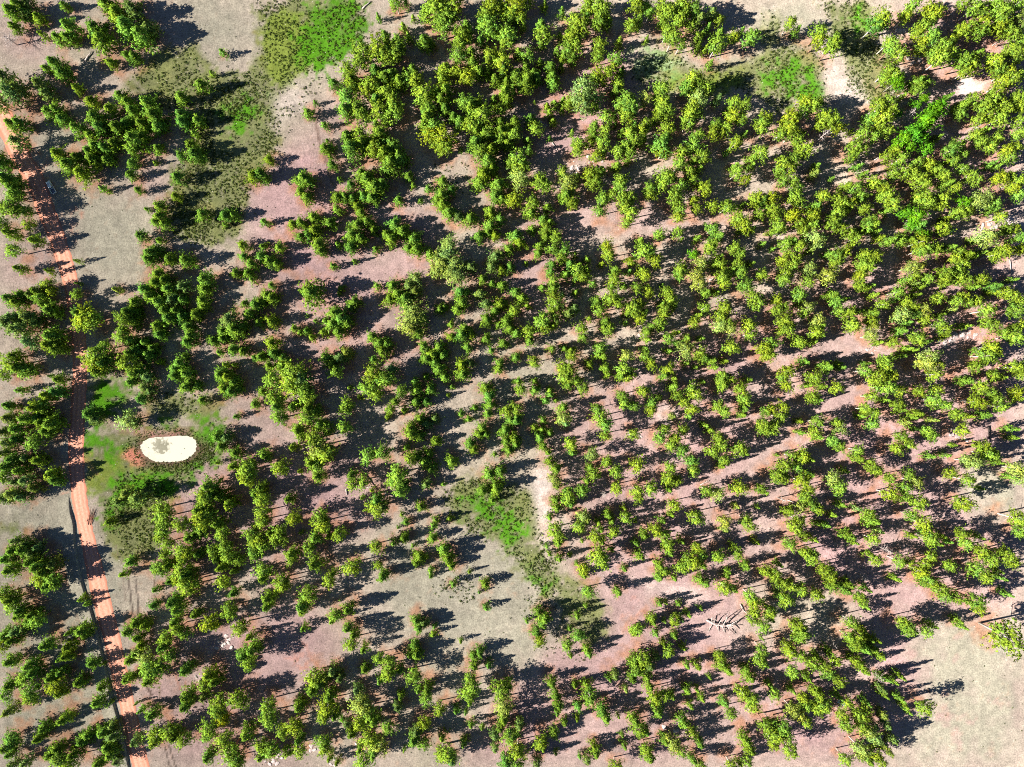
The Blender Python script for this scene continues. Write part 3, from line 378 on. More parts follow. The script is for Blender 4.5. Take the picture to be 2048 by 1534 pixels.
def ground_mat():
    m, nt, out = new_mat('forest_soil')
    g = N(nt, 'ShaderNodeNewGeometry')
    at_ = N(nt, 'ShaderNodeAttribute', attribute_name='tint')
    a = N(nt, 'ShaderNodeTexNoise', Scale=1.5, Detail=3.0, Roughness=.7)
    b = N(nt, 'ShaderNodeTexNoise', Scale=.35, Detail=3.0)
    v = N(nt, 'ShaderNodeTexVoronoi', Scale=.9)
    for n in (a, b, v): nt.links.new(g.outputs['Position'], n.inputs['Vector'])
    f1 = ramp(nt, a.outputs[0], (.30, .66), (.70, 1.34))
    f2 = ramp(nt, b.outputs[0], (.30, .84), (.70, 1.16))
    mu = N(nt, 'ShaderNodeMath', operation='MULTIPLY'); nt.links.new(f1, mu.inputs[0]); nt.links.new(f2, mu.inputs[1])
    sc = N(nt, 'ShaderNodeVectorMath', operation='SCALE')
    nt.links.new(at_.outputs['Color'], sc.inputs[0]); nt.links.new(mu.outputs[0], sc.inputs['Scale'])
    # scattered stones and dark tussock bases
    s1 = ramp(nt, v.outputs['Distance'], (.10, 1), (.16, 0))
    cs = N(nt, 'ShaderNodeSeparateColor'); nt.links.new(v.outputs['Color'], cs.inputs[0])
    th = ramp(nt, cs.outputs[0], (.80, 0), (.82, 1)); th2 = ramp(nt, cs.outputs[1], (.86, 0), (.88, 1))
    k1 = N(nt, 'ShaderNodeMath', operation='MULTIPLY'); nt.links.new(s1, k1.inputs[0]); nt.links.new(th, k1.inputs[1])
    k2 = N(nt, 'ShaderNodeMath', operation='MULTIPLY'); nt.links.new(s1, k2.inputs[0]); nt.links.new(th2, k2.inputs[1])
    c = mix(nt, sc.outputs[0], (.11, .10, .06, 1), k1.outputs[0])
    c = mix(nt, c, (.55, .49, .45, 1), k2.outputs[0])
    d = N(nt, 'ShaderNodeBsdfDiffuse', Roughness=.6)
    bp = N(nt, 'ShaderNodeBump', Strength=.40, Distance=.35)
    nt.links.new(a.outputs[0], bp.inputs['Height']); nt.links.new(bp.outputs[0], d.inputs['Normal'])
    nt.links.new(c, d.inputs[0]); nt.links.new(d.outputs[0], out.inputs[0])
    return m
M_GROUND = ground_mat()
ny, nx = GX.shape
# the outermost rows are pulled far out so that the sheet reaches the horizon
EX, EY = GX.copy(), GY.copy()
for a in (EX, EY): pass
EX[:, 0] = -4000; EX[:, -1] = 4000; EY[0, :] = -4000; EY[-1, :] = 4000
HZ[0, :] = HZ[-1, :] = 0; HZ[:, 0] = HZ[:, -1] = 0
idx = np.arange(ny*nx).reshape(ny, nx)
F = np.stack([idx[:-1, :-1], idx[:-1, 1:], idx[1:, 1:], idx[1:, :-1]], -1).reshape(-1, 4)
me = mesh_np('ground', np.stack([EX, EY, HZ], -1).reshape(-1, 3), F, [M_GROUND], tint=col.reshape(-1, 3))
me.shade_smooth()
tag(link('ground', me), kind='structure')
def ground_z(x, y):
    i = int(min(max((x-gx[0])/STEP, 0), nx-1)); j = int(min(max((y-gy[0])/STEP, 0), ny-1))
    return float(HZ[j, i])

# ------------------------------------------------------------------ pond of pale silt
def outline_sheet(name, pts, z, mat, seed, sub=6, rough=.5):
    """a smooth closed outline in photo pixels, filled as a fan of rings"""
    P = np.array([at(*p) for p in pts]); n = len(P); out = []
    for i in range(n):
        p0, p1, p2, p3 = P[i-1], P[i], P[(i+1) % n], P[(i+2) % n]
        for k in range(sub):
            t = k/sub
            out.append(.5*((2*p1)+(p2-p0)*t+(2*p0-5*p1+4*p2-p3)*t*t+(3*p1-p0-3*p2+p3)*t**3))
    O = np.array(out); c = O.mean(0)
    O = c + (O-c)*(1 + rough*(np.random.default_rng(seed).random((len(O), 1))-.5)*.12)
    rings = [c + (O-c)*f for f in (.02, .35, .7, 1.0)]
    m_ = len(O); V = np.concatenate([np.c_[r, np.full(m_, z)] for r in rings])
    Fq = []
    for a in range(3):
        for j in range(m_): Fq.append((a*m_+j, (a+1)*m_+j, (a+1)*m_+(j+1) % m_, a*m_+(j+1) % m_))
    Fq = np.array(Fq)[:, ::-1] if np.cross(O[1]-O[0], O[2]-O[1]) < 0 else np.array(Fq)
    me = mesh_np(name, V, Fq, [mat]); me.shade_flat()
    return link(name, me)

def silt_mat():
    m, nt, out = new_mat('pale_silt')
    g = N(nt, 'ShaderNodeNewGeometry')
    a = N(nt, 'ShaderNodeTexNoise', Scale=.55, Detail=6.0, Roughness=.65)
    b = N(nt, 'ShaderNodeTexNoise', Scale=.16, Detail=4.0)
    for n in (a, b): nt.links.new(g.outputs['Position'], n.inputs['Vector'])
    sx = N(nt, 'ShaderNodeSeparateXYZ'); nt.links.new(g.outputs['Position'], sx.inputs[0])
    x0, y0 = at(322, 892); 
    dist = N(nt, 'ShaderNodeVectorMath', operation='DISTANCE'); nt.links.new(g.outputs['Position'], dist.inputs[0]); dist.inputs[1].default_value = (x0, y0, 0)
    near = ramp(nt, dist.outputs['Value'], (1.0, .16), (6.0, -.22))
    near.node.clamp = True
    ad = N(nt, 'ShaderNodeMath', operation='ADD'); nt.links.new(a.outputs[0], ad.inputs[0]); nt.links.new(near, ad.inputs[1])
    f = ramp(nt, ad.outputs[0], (.44, 0), (.56, 1))
    c = mix(nt, (.43, .41, .33, 1), (.15, .14, .095, 1), f)
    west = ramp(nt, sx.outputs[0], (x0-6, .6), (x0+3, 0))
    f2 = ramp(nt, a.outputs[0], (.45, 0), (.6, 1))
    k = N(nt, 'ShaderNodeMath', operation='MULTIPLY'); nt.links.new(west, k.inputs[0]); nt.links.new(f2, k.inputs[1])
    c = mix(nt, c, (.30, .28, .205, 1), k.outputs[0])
    d = N(nt, 'ShaderNodeBsdfPrincipled', Roughness=.55); d.inputs['Specular IOR Level'].default_value = .2
    nt.links.new(c, d.inputs['Base Color']); nt.links.new(d.outputs[0], out.inputs[0])
    return m
tag(outline_sheet('pond', POND, .06, silt_mat(), 3), kind='structure')

# ------------------------------------------------------------------ the red dirt road, with a bank and ditch on its left in the lower half
ROAD = [(-60,150,36), (5,235,36), (40,310,34), (70,360,32), (92,420,31), (112,470,29), (130,525,28), (145,580,26), (155,650,25), (160,720,25), (159,770,25), (155,840,26), (152,900,27), (155,960,27), (163,1020,26), (176,1080,25), (190,1140,30), (206,1210,31), (222,1270,30), (238,1340,29), (252,1400,27), (266,1460,27), (282,1534,29), (300,1600,29)]
def spline(P, sub=8):
    P = np.array(P, float); out = []
    for i in range(len(P)-1):
        p0, p1, p2, p3 = P[max(i-1, 0)], P[i], P[i+1], P[min(i+2, len(P)-1)]
        for k in range(sub):
            t = k/sub; out.append(.5*((2*p1)+(p2-p0)*t+(2*p0-5*p1+4*p2-p3)*t*t+(3*p1-p0-3*p2+p3)*t**3))
    out.append(P[-1]); return np.array(out)
RP = spline(ROAD)
def strip(name, P, profile, mat, zfun=None):
    """sweeps a cross-section (offset in half-widths or metres, height) along a line of photo pixels; u runs across"""
    xy = np.array([at(p[0], p[1]) for p in P]); d = np.gradient(xy, axis=0); d /= np.linalg.norm(d, axis=1)[:, None]
    nrm = np.stack([d[:, 1], -d[:, 0]], -1)         # to the right when walking down the picture is -x, so flip below
    nrm = -nrm
    V, U = [], []
    w = P[:, 2]*S/2
    r = np.random.default_rng(5)
    for i in range(len(xy)):
        for o, met, z in profile:
            jit = (r.random()-.5)*.5; grow = min(1, i/10, (len(xy)-1-i)/10) if name == 'road_bank' else 1
            q = xy[i] + nrm[i]*(o*w[i] + met + (jit if abs(o) >= 1 else 0))
            V.append((q[0], q[1], (z+.05)*grow-.05 if name == 'road_bank' else z)); U.append(o)
    k = len(profile); n = len(xy)
    idx = np.arange(n*k).reshape(n, k)
    Fq = np.stack([idx[:-1, :-1], idx[1:, :-1], idx[1:, 1:], idx[:-1, 1:]], -1).reshape(-1, 4)
    V = np.array(V)
    a = np.cross(V[Fq[0, 1]]-V[Fq[0, 0]], V[Fq[0, 2]]-V[Fq[0, 0]])
    if a[2] < 0: Fq = Fq[:, ::-1]
    me = mesh_np(name, V, Fq, [mat], extra={'across': U}, tint=np.tile(np.array([[.30, .275, .215]]), (len(V), 1))); me.shade_smooth()
    return link(name, me)
def road_mat():
    m, nt, out = new_mat('red_dirt')
    at_ = N(nt, 'ShaderNodeAttribute', attribute_name='across')
    g = N(nt, 'ShaderNodeNewGeometry')
    a = N(nt, 'ShaderNodeTexNoise', Scale=1.2, Detail=4.0); b = N(nt, 'ShaderNodeTexNoise', Scale=.2, Detail=3.0)
    for n in (a, b): nt.links.new(g.outputs['Position'], n.inputs['Vector'])
    wv = N(nt, 'ShaderNodeMath', operation='MULTIPLY_ADD'); nt.links.new(at_.outputs['Fac'], wv.inputs[0]); wv.inputs[1].default_value = 9.0
    nt.links.new(b.outputs[0], wv.inputs[2])
    s = N(nt, 'ShaderNodeMath', operation='SINE'); nt.links.new(wv.outputs[0], s.inputs[0])
    f = ramp(nt, s.outputs[0], (-1, .25), (1, .75))
    c = mix(nt, (.44, .195, .13, 1), (.58, .305, .225, 1), f)
    ab = N(nt, 'ShaderNodeMath', operation='ABSOLUTE'); nt.links.new(at_.outputs['Fac'], ab.inputs[0])
    e = ramp(nt, ab.outputs[0], (.72, 0), (1.0, 1))
    nb = N(nt, 'ShaderNodeMath', operation='MULTIPLY'); nt.links.new(e, nb.inputs[0]); nt.links.new(a.outputs[0], nb.inputs[1])
    c = mix(nt, c, (.34, .11, .065, 1), nb.outputs[0])
    f1 = ramp(nt, a.outputs[0], (.3, .8), (.7, 1.2))
    sc = N(nt, 'ShaderNodeVectorMath', operation='SCALE'); nt.links.new(c, sc.inputs[0]); nt.links.new(f1, sc.inputs['Scale'])
    d = N(nt, 'ShaderNodeBsdfDiffuse'); bp = N(nt, 'ShaderNodeBump', Strength=.3, Distance=.2)
    nt.links.new(a.outputs[0], bp.inputs['Height']); nt.links.new(bp.outputs[0], d.inputs['Normal'])
    nt.links.new(sc.outputs[0], d.inputs[0]); nt.links.new(d.outputs[0], out.inputs[0])
    return m
M_ROAD = road_mat()
tag(strip('dirt_road', RP, [(-1.15, 0, .01), (-1, 0, .05), (-.6, 0, .09), (-.25, 0, .06), (0, 0, .10), (.25, 0, .06), (.6, 0, .09), (1, 0, .05), (1.15, 0, .01)], M_ROAD), kind='structure')
sgn = 1.0
BANK = spline([(137,985,0), (141,1020,0), (148,1050,0), (150,1090,0), (158,1140,0), (170,1185,0), (183,1225,0), (196,1275,0), (207,1320,0), (217,1360,0), (226,1400,0), (238,1445,0), (246,1480,0), (258,1534,0), (272,1600,0)])
M_BANK = noisy_mat('bank_soil', (.37, .34, .27), (.30, .22, .17), 1.2, .4, coords='Generated')
BK = noisy_mat('bank_turf', (.38, .35, .28), (.32, .28, .21), .9, .4)
tag(strip('road_bank', BANK, [(0, -6.5, -.05), (0, -5.0, .08), (0, -3.0, .30), (0, -1.2, .58), (0, -.35, .74), (0, 0, .70), (0, .2, .3), (0, .5, .02)], M_GROUND), kind='structure')

for t in INFO:                                   # no trunk stands on the carriageway
    for _ in range(3):
        bx, by = t['x']/S+W_PX/2, H_PX/2-t['y']/S
        i = int(np.argmin(np.hypot(RP[:, 0]-bx, RP[:, 1]-by))); lim = RP[i, 2]/2 + 5 + .25*t['r']/S
        if abs(RP[i, 1]-by) < 12 and abs(bx-RP[i, 0]) < lim:
            t['x'] += ((lim-abs(bx-RP[i, 0]))*(1 if bx > RP[i, 0] else -1))*S
# ------------------------------------------------------------------ crowns
def crown(R, H, z0, nbr, tufts, leaf, seed, shape='pine', cover=1.0):
    """needle or leaf clumps carried on limbs round a trunk; returns arrays for mesh_np"""
    r = np.random.default_rng(seed)
    P, T, OUT = [], [], []
    lob = [(r.uniform(0, 6.28), r.uniform(.06, .22), k) for k in (2, 3, 5)]
    for i in range(nbr):
        t = (i + r.random())/nbr
        if shape == 'pine': prof = (1-t)**.62*min(1, .62+1.6*t)
        elif shape == 'cone': prof = (1-t)**.85
        elif shape == 'round': prof = math.sqrt(max(0, 1-(2*t-.9)**2/1.25))
        else: prof = (1-t)**.5*min(1, .75+t)
        prof = max(prof, .1)
        a = i*2.39996 + r.normal(0, .35)
        L = R*prof*(1 + sum(m*math.sin(k*a+p) for p, m, k in lob))*r.uniform(.50, 1.20)
        z = z0 + (H-z0)*(.02+.96*t)
        rise = L*r.uniform(-.05, .28)
        bt = r.uniform(.62, 1.28); hue = r.normal(0, .07)
        n = max(2, int(round(tufts*(.45+.75*L/R))))
        for k in range(n):
            s = (.30 + .70*(k+r.random())/n)
            lat = r.normal(0, .11*L + .12)
            p = np.array([math.cos(a)*L*s - math.sin(a)*lat, math.sin(a)*L*s + math.cos(a)*lat, z + rise*s + r.normal(0, .16)])
            P.append(p); T.append(np.array([bt*(1+hue), bt, bt*(1-2*hue)])*r.uniform(.85, 1.15)); OUT.append(p)
    for _ in range(max(2, int(tufts*1.0))):       # the leading shoot
        p = np.array([r.normal(0, .12*R*.4), r.normal(0, .12*R*.4), H*r.uniform(.93, 1.0)]); P.append(p); T.append(np.ones(3)*1.1)
    P = np.array(P); T = np.clip(np.array(T), .3, 1.6)
    m = 5                                         # needle faces per clump
    off = r.normal(size=(len(P)*m, 3)); off /= np.linalg.norm(off, axis=1)[:, None]
    off *= leaf*r.uniform(.25, .72, (len(P)*m, 1))
    Pc = np.repeat(P, m, 0) + off
    Tc = np.repeat(T, m, 0)
    n = len(Pc)
    axis = np.stack([Pc[:, 0]/R, Pc[:, 1]/R, (Pc[:, 2]-(z0+.35*(H-z0)))/(H-z0)*1.1], -1)
    axis /= np.linalg.norm(axis, axis=1)[:, None] + 1e-6
    g = r.normal(size=(n, 3)); g /= np.linalg.norm(g, axis=1)[:, None]
    fn = axis*.55 + g*.75; fn /= np.linalg.norm(fn, axis=1)[:, None]
    u = np.cross(fn, r.normal(size=(n, 3))); u /= np.linalg.norm(u, axis=1)[:, None]
    v = np.cross(fn, u)
    l = leaf*r.uniform(.7, 1.25, (n, 1)); w = l*r.uniform(.40, .62, (n, 1))
    V = np.stack([Pc-u*l*.5, Pc-v*w*.5, Pc+u*l*.5, Pc+v*w*.5], 1)   # order gives normal u x v = fn
    V = V.reshape(-1, 3)
    F = np.arange(n*4).reshape(n, 4)
    sn = axis*.50 + off/leaf*.75 + g*.18 + np.array([0, 0, .10]); sn /= np.linalg.norm(sn, axis=1)[:, None]
    fl = (sn*fn).sum(1) < 0
    F[fl] = F[fl][:, ::-1]
    return V, F, np.repeat(Tc, 4, 0), np.repeat(sn, 4, 0)

def trunk_np(R, H, z0, rad, seed, limbs=7, k=5):
    r = random.Random(seed); b = MB()
    b.tube([(0, 0, -.3), (r.uniform(-.1, .1), r.uniform(-.1, .1), H*.5), (0, 0, H*.95)], [rad, rad*.7, rad*.12], k)
    for i in range(limbs):
        z = z0*.7 + (H-z0)*(.1+.75*i/limbs); a = i*2.4 + r.random(); L = R*(1-.7*i/limbs)*.8
        b.tube([(0, 0, z), (math.cos(a)*L, math.sin(a)*L, z+L*.15)], [rad*.28, rad*.07], 3)
    return b

# a few forms of each kind of tree, each at its own true size
FORMS = {'pine': [], 'tall': [], 'grey': [], 'pale': [], 'young': [], 'aspen': []}
def form(kind, R, H, z0, nbr, tufts, leaf, seed, shape, rad, bark, mat):
    V, F, T, Nn = crown(R, H, z0, nbr, tufts, leaf, seed, shape)
    FORMS[kind].append(dict(R=R, H=H, V=V, F=F, T=T, N=Nn, tb=trunk_np(R, H, z0, rad, seed, 7 if kind != 'young' else 0, 6 if kind != 'young' else 4), bark=bark, mat=mat))
for i in range(6):
    form('pine', 4.8, 9.5, 1.2, 84, 7, .62, 100+i, 'pine', .28, M_BARK, M_PINE)
    form('tall', 3.8, 13.0, 6.2, 52, 7, .58, 200+i, 'round', .27, M_PALEBARK if i % 2 else M_BARK, M_PINE)
for i in range(3):
    form('grey', 4.4, 10.5, 2.2, 66, 7, .58, 300+i, 'pine', .27, M_BARK, M_PINE)
    form('pale', 4.2, 12.5, 5.0, 64, 7, .58, 400+i, 'round', .26, M_PALEBARK, M_PINE)
    form('aspen', 3.2, 12.0, 6.5, 50, 7, .52, 600+i, 'round', .16, M_PALEBARK, M_ASPEN)
for i in range(4):
    form('young', 2.2, 5.0, .25, 38, 5, .48, 500+i, 'cone', .09, M_BARK, M_PINE)

for t in INFO:
    t['kind'] = 'young' if (t['r'] < 2.8 and t['fl'] != 'a') else 'aspen' if t['fl'] == 'a' else 'pale' if t['fl'] == 'y' else 'grey' if t['fl'] == 'g' else ('tall' if rt.random() < t['tz']*.9 else 'pine')
    t['f'] = rt.randrange(len(FORMS[t['kind']]))
    v = rt.uniform(.80, 1.18); hue = rt.gauss(0, .09)
    warm = .10*t['tz'] + (.10 if t['fl'] == 'y' else 0)
    c = [v*(1+hue+warm), v*(1+warm*.4), v*(1-hue*1.5)]
    if t['fl'] == 'y': c = [c[0]*1.22, c[1]*1.10, c[2]*2.2]
    if t['fl'] == 'g': c = [c[0]*.80, c[1]*.78, c[2]*1.6]
    if t['kind'] in ('pine', 'young'): c = [c[0]*.84, c[1]*.93, c[2]]
    t['c'] = c; t['rz'] = rt.uniform(0, 6.28)
    F_ = FORMS[t['kind']][t['f']]
    t['sr'], t['sh'] = t['r']/F_['R'], t['h']/F_['H']
    t['z'] = ground_z(t['x'], t['y'])

# ------------------------------------------------------------------ words for the labels: what each tree stands beside
PLACES = [("white pickup truck",105,376),("cream silt pond",337,900),("bright green wet meadow",670,65),("sunlit stretch of red road",132,520),("red road's narrow middle",158,740),("banked bend of red road",180,1110),("shaded bottom end of red road",265,1470),("dappled top end of red road",35,290),
 ("shrubby green hollow",1000,1035),("big fallen dead pine",1450,1240),("wide grey meadow",1930,1400),("bare whitish strip",1088,1000),("biggest lone round pine",618,584),("white rock ledge",1925,690),("pale boulder field",1155,325),("vivid green aspens",1835,260),("leaning grey snag",1650,275),
 ("shrubby pale-edged meadow",1590,170),("pair of lone pines on grass",1650,85),("brightest pink clearing",1945,168),("wedge-shaped bare clearing",1078,545),("long pink glade",1310,445),("curved pink glade",1620,705),("tall yellowish pine",900,530),("wheel tracks on pink clearing",716,545),("dark shrub swath",430,360),
 ("round grey clearing by road",220,465),("shaded gravel beside road bank",70,1060),("open grey clearing",850,1110),("branchy grey snag on pink soil",690,1020),("dark boulder patch",440,1290),("churned soil furrows",270,1190),("yellow-green roadside meadow",215,795),("rocky white shelf",1995,450),("pink wedge with log",2025,530),("bare grey snag",1045,330),
 ("small whitish bare patch",1350,890),("mauve forest glade",1530,935),("uprooted trunk",1980,870),("grey grass wedge",2005,1010),("huge round bush-like pine",2010,1275),("pale pink gap in pines",1700,1200),("pink triangle clearing",1670,1470),("short dark log on meadow",1856,1381),("stony bare patch",880,1490),("rosy bare slope",590,1300),
 ("lone pine with sharp shadow",1848,1415),("grey snag cluster",1765,1110),("smooth pink shelf",1240,1450),("large dark pines at clearing's edge",250,50),("thin dark erosion line",640,270),("sandy strip with shrubs",1280,60),("grey logs on bare soil",175,110),("pale track crossing grass",1020,1290),("grassy hollow's bottom tip",1090,1180),("red litter slope",1340,985),
 ("pine-ringed pink bowl",1090,190),("straight pink gap",1180,220),("dusky gap among crowns",1750,720),("rose-coloured strip",1470,690),("crowded pale crowns",1780,620),("speckled boulders under pines",1440,700),("sunny orange needle bed",1170,930),("dense dark grove",90,1330),("dark grove left of road",60,850),("clump beyond the pond",520,1000),("staggered row of lone pines",960,1100),("long shadow bay",900,740)]
SECT = ["right of", "above and right of", "above", "above and left of", "left of", "below and left of", "below", "below and right of"]
ORD = ["largest", "second largest", "third largest", "fourth largest", "fifth largest", "sixth largest", "seventh largest", "eighth largest", "ninth largest", "tenth largest", "eleventh largest", "twelfth largest"]
def place_words(px, py):
    d = [math.hypot(px-a, py-b) for _, a, b in PLACES]; i = int(np.argmin(d)); w, a, b = PLACES[i]
    s = int(round(math.atan2(b-py, px-a)/(math.pi/4))) % 8
    return w, SECT[s]
def hue_word(t):
    if t['fl'] == 'y': return 'yellowish'
    if t['fl'] == 'g': return 'dark'
    return 'lime-green' if t['tz'] > .6 else 'green' if t['tz'] > .2 else 'deep green'
def label_all(things, noun):
    """largest first within a cell (kind, place, side), so each label is one tree's"""
    seen = {}
    for t in sorted(things, key=lambda q: -q['r']):
        w, s = place_words(t['px'], t['py'])
        k = (w, s); n = seen.get(k, 0); seen[k] = n+1
        t['label'] = f"{ORD[min(n, 11)]} {noun} {s} the {w}"
        if n == 0: t['first'] = True
    for t in things:
        hw = hue_word(t)
        shape = 'broad' if t['r'] > 4.8 else 'slim'
        full = t['label'] + f", {shape} {hw} crown"
        t['label'] = full if len(full.replace('-', ' ').split()) <= 15 else t['label']

def offscreen(t): return not (-40 < t['px'] < 2090 and -40 < t['py'] < 1575)

# ------------------------------------------------------------------ individual trees: an Empty at the foot, trunk and crown below it
def make_individuals(things, name, cat, group, split=True):
    protos = {}
    for t in things:
        key = (t['kind'], t['f']); Fm = FORMS[t['kind']][t['f']]
        if key not in protos:
            if split:
                protos[key] = (mesh_np('crown', Fm['V'], Fm['F'], [Fm['mat']], Fm['T'], Fm['N']), Fm['tb'].mesh('trunk', [Fm['bark']]))
            else:
                protos[key] = (mesh_np(name, *merged(Fm)), None)
        cm, tm = protos[key]
        if split:
            root = link(name, None); root.empty_display_size = .5
            c = link('crown', cm, root); k = link('trunk', tm, root)
            c.color = (*t['c'], 1)
        else:
            root = link(name, cm); root.color = (*t['c'], 1)
        root.location = (t['x'], t['y'], t['z']); root.rotation_euler = (0, 0, t['rz'])
        root.scale = (t['sr'], t['sr'], t['sh'])
        tag(root, t['label'], cat, group)
def merged(Fm):
    tv = np.array([tuple(v) for v in Fm['tb'].V]); nv = len(Fm['V'])
    Fs = [Fm['F'], np.array(Fm['tb'].F4, np.int32)+nv, np.array(Fm['tb'].F3, np.int32)+nv]
    V = np.concatenate([Fm['V'], tv]); T = np.concatenate([Fm['T'], np.ones((len(tv), 3))])
    ax = tv.copy(); ax[:, 2] = 0; ax /= np.linalg.norm(ax, axis=1)[:, None] + 1e-6
    Nn = np.concatenate([Fm['N'], ax])
    mi = np.concatenate([np.zeros(len(Fs[0])), np.ones(len(Fs[1])+len(Fs[2]))])
    return V, Fs, [Fm['mat'], Fm['bark']], T, Nn, mi
def make_mass(things, name, label, cat, mat_slots):
    if not things: return
    Vs, F4s, F3s, Ts, Ns, m4, m3 = [], [], [], [], [], [], []
    n = 0
    for t in things:
        Fm = FORMS[t['kind']][t['f']]
        V, Fs, mats, T, Nn, mi = merged(Fm)
        c, s = math.cos(t['rz']), math.sin(t['rz'])
        x = V*np.array([t['sr'], t['sr'], t['sh']])
        Vs.append(np.stack([x[:, 0]*c-x[:, 1]*s+t['x'], x[:, 0]*s+x[:, 1]*c+t['y'], x[:, 2]+t['z']], -1))
        Ns.append(np.stack([Nn[:, 0]*c-Nn[:, 1]*s, Nn[:, 0]*s+Nn[:, 1]*c, Nn[:, 2]], -1))
        Ts.append(T*np.array(t['c']))
        lm, bm_ = mat_slots.index(mats[0]), mat_slots.index(mats[1])
        F4s.append(np.concatenate([Fs[0], Fs[1]])+n); F3s.append(Fs[2]+n)
        m4.append(np.concatenate([np.full(len(Fs[0]), lm), np.full(len(Fs[1]), bm_)])); m3.append(np.full(len(Fs[2]), bm_))
        n += len(V)
    me = mesh_np(name, np.concatenate(Vs), [np.concatenate(F4s), np.concatenate(F3s)], mat_slots, np.concatenate(Ts), np.concatenate(Ns), np.concatenate(m4+m3))
    tag(link(name, me), label, cat, kind='stuff')

mature = sorted([t for t in INFO if t['kind'] in ('pine', 'tall', 'grey', 'pale')], key=lambda t: -t['r']+(50 if offscreen(t) else 0))
young = sorted([t for t in INFO if t['kind'] == 'young'], key=lambda t: -t['r']+(50 if offscreen(t) else 0))
aspens = [t for t in INFO if t['kind'] == 'aspen']
NI = 300
label_all(mature[:NI], 'pine'); label_all(young[:NI], 'young pine'); label_all(aspens, 'aspen')
make_individuals(mature[:NI], 'pine_tree', 'pine tree', 'tall pines of the open forest')
make_individuals(young[:NI], 'young_pine', 'young pine', 'young pines between the tall ones', split=False)
make_individuals(aspens, 'aspen_tree', 'aspen', 'aspens among the pines')
SLOTS = [M_PINE, M_BARK, M_PALEBARK]
make_mass(mature[NI:], 'pine_forest', 'close-growing smaller pines filling the rest of the forest', 'pine forest', SLOTS)
make_mass(young[NI:], 'pine_undergrowth', 'smallest pine seedlings scattered over the forest floor', 'pine seedlings', SLOTS)

# ------------------------------------------------------------------ low shrubs and tussocks: nobody could count them
def shrub_mass():
    r = np.random.default_rng(77); P = []
    for poly, dens in SHRUBBY:
        a = np.array([at(*p) for p in poly]); lo, hi = a.min(0), a.max(0)
        n = int((hi-lo).prod()*dens*2.3)
        q = r.uniform(lo, hi, (n, 2)); px, py = q[:, 0]/S+W_PX/2, H_PX/2-q[:, 1]/S
        k = in_poly(px + r.normal(0, 5, n), py + r.normal(0, 5, n), poly)
        k &= ~in_poly(px, py, POND)
        k &= (fbm(q[:, 0], q[:, 1], 8, 333) + r.normal(0, .07, n)) > .40
        for p in q[k]: P.append((*p, r.uniform(.30, .66)))
    # rim of the pond
    for _ in range(1500):
        a = r.uniform(0, 6.28); d = r.uniform(1.0, 1.5)
        px, py = 338+62*d*math.cos(a), 899+30*d*math.sin(a)
        if in_poly(np.array([px]), np.array([py]), POND)[0]: continue
        if (py < 885 or px < 300) and r.random() < .6: continue
        P.append((*at(px, py), r.uniform(.22, .42)))
    # single plants out on the open ground
    for _ in range(1500):
        x, y = r.uniform(-226, 226), r.uniform(-170, 170)
        px, py = x/S+W_PX/2, H_PX/2-y/S
        if seg_dist(np.array([px]), np.array([py]), RP[:, :2])[0] < 18: continue
        P.append((x, y, r.uniform(.16, .42)))
    V, F, T, Nn, n = [], [], [], [], 0
    for x, y, s in P:
        m = 14; z = ground_z(x, y)
        d = r.normal(size=(m, 3)); d[:, 2] = np.abs(d[:, 2]); d /= np.linalg.norm(d, axis=1)[:, None]
        c = d*s*r.uniform(.4, 1.0, (m, 1))*np.array([1, 1, .85]) + np.array([x, y, z])
        g = r.normal(size=(m, 3))*.7 + d; g /= np.linalg.norm(g, axis=1)[:, None]
        u = np.cross(g, r.normal(size=(m, 3))); u /= np.linalg.norm(u, axis=1)[:, None]; v = np.cross(g, u)
        l = s*r.uniform(.5, .9, (m, 1)); w = l*.6
        V.append(np.stack([c-u*l*.5, c-v*w*.5, c+u*l*.5, c+v*w*.5], 1).reshape(-1, 3))
        F.append(np.arange(m*4).reshape(m, 4)+n); n += m*4
        b = r.uniform(.6, 1.35); T.append(np.tile(np.array([b*r.uniform(.85, 1.2), b, b*r.uniform(.7, 1.2)]), (m*4, 1)))
        Nn.append(np.repeat(d*.7+g*.3, 4, 0))
    me = mesh_np('low_shrubs', np.concatenate(V), np.concatenate(F), [M_SHRUB], np.concatenate(T), np.concatenate(Nn))
    tag(link('low_shrubs', me), 'dark low shrubs and tussocks dotted over meadows and hollows', 'shrubs', kind='stuff')
shrub_mass()

# ------------------------------------------------------------------ standing dead trees and fallen wood
def snag(px, py, h, lab, spread=2.2, n=22, seed=0, lean=(0, 0), pxtop=False):
    r = random.Random(seed); x, y = at(px, py); z = ground_z(x, y)
    root = link('dead_tree', None); root.location = (x, y, z)
    b = MB(); tip = (lean[0]+r.uniform(-.3, .3), lean[1]+r.uniform(-.3, .3), h)
    b.tube([(0, 0, -.3), (tip[0]*.5, tip[1]*.5, h*.5), tip], [.26, .19, .05], 7)
    link('trunk', b.mesh('trunk', [M_DEAD]), root)
    c = MB()
    for i in range(n):
        f = .35+.62*i/n; p = Vector((tip[0]*f, tip[1]*f, h*f)); a = i*2.4+r.random(); L = spread*(1.15-f)*r.uniform(.8, 1.6)+.4
        q = p + Vector((math.cos(a)*L*.6, math.sin(a)*L*.6, L*r.uniform(-.1, .35))); e = q + Vector((math.cos(a+.5)*L*.5, math.sin(a+.5)*L*.5, L*.2))
        c.tube([p, q, e], [.10, .06, .02], 4)
        e2 = q + Vector((math.cos(a-.7)*L*.45, math.sin(a-.7)*L*.45, L*.1)); c.tube([q, e2], [.05, .015], 3)
    link('bare_branches', c.mesh('bare_branches', [M_DEAD]), root)
    tag(root, lab, 'dead tree', 'standing dead trees')
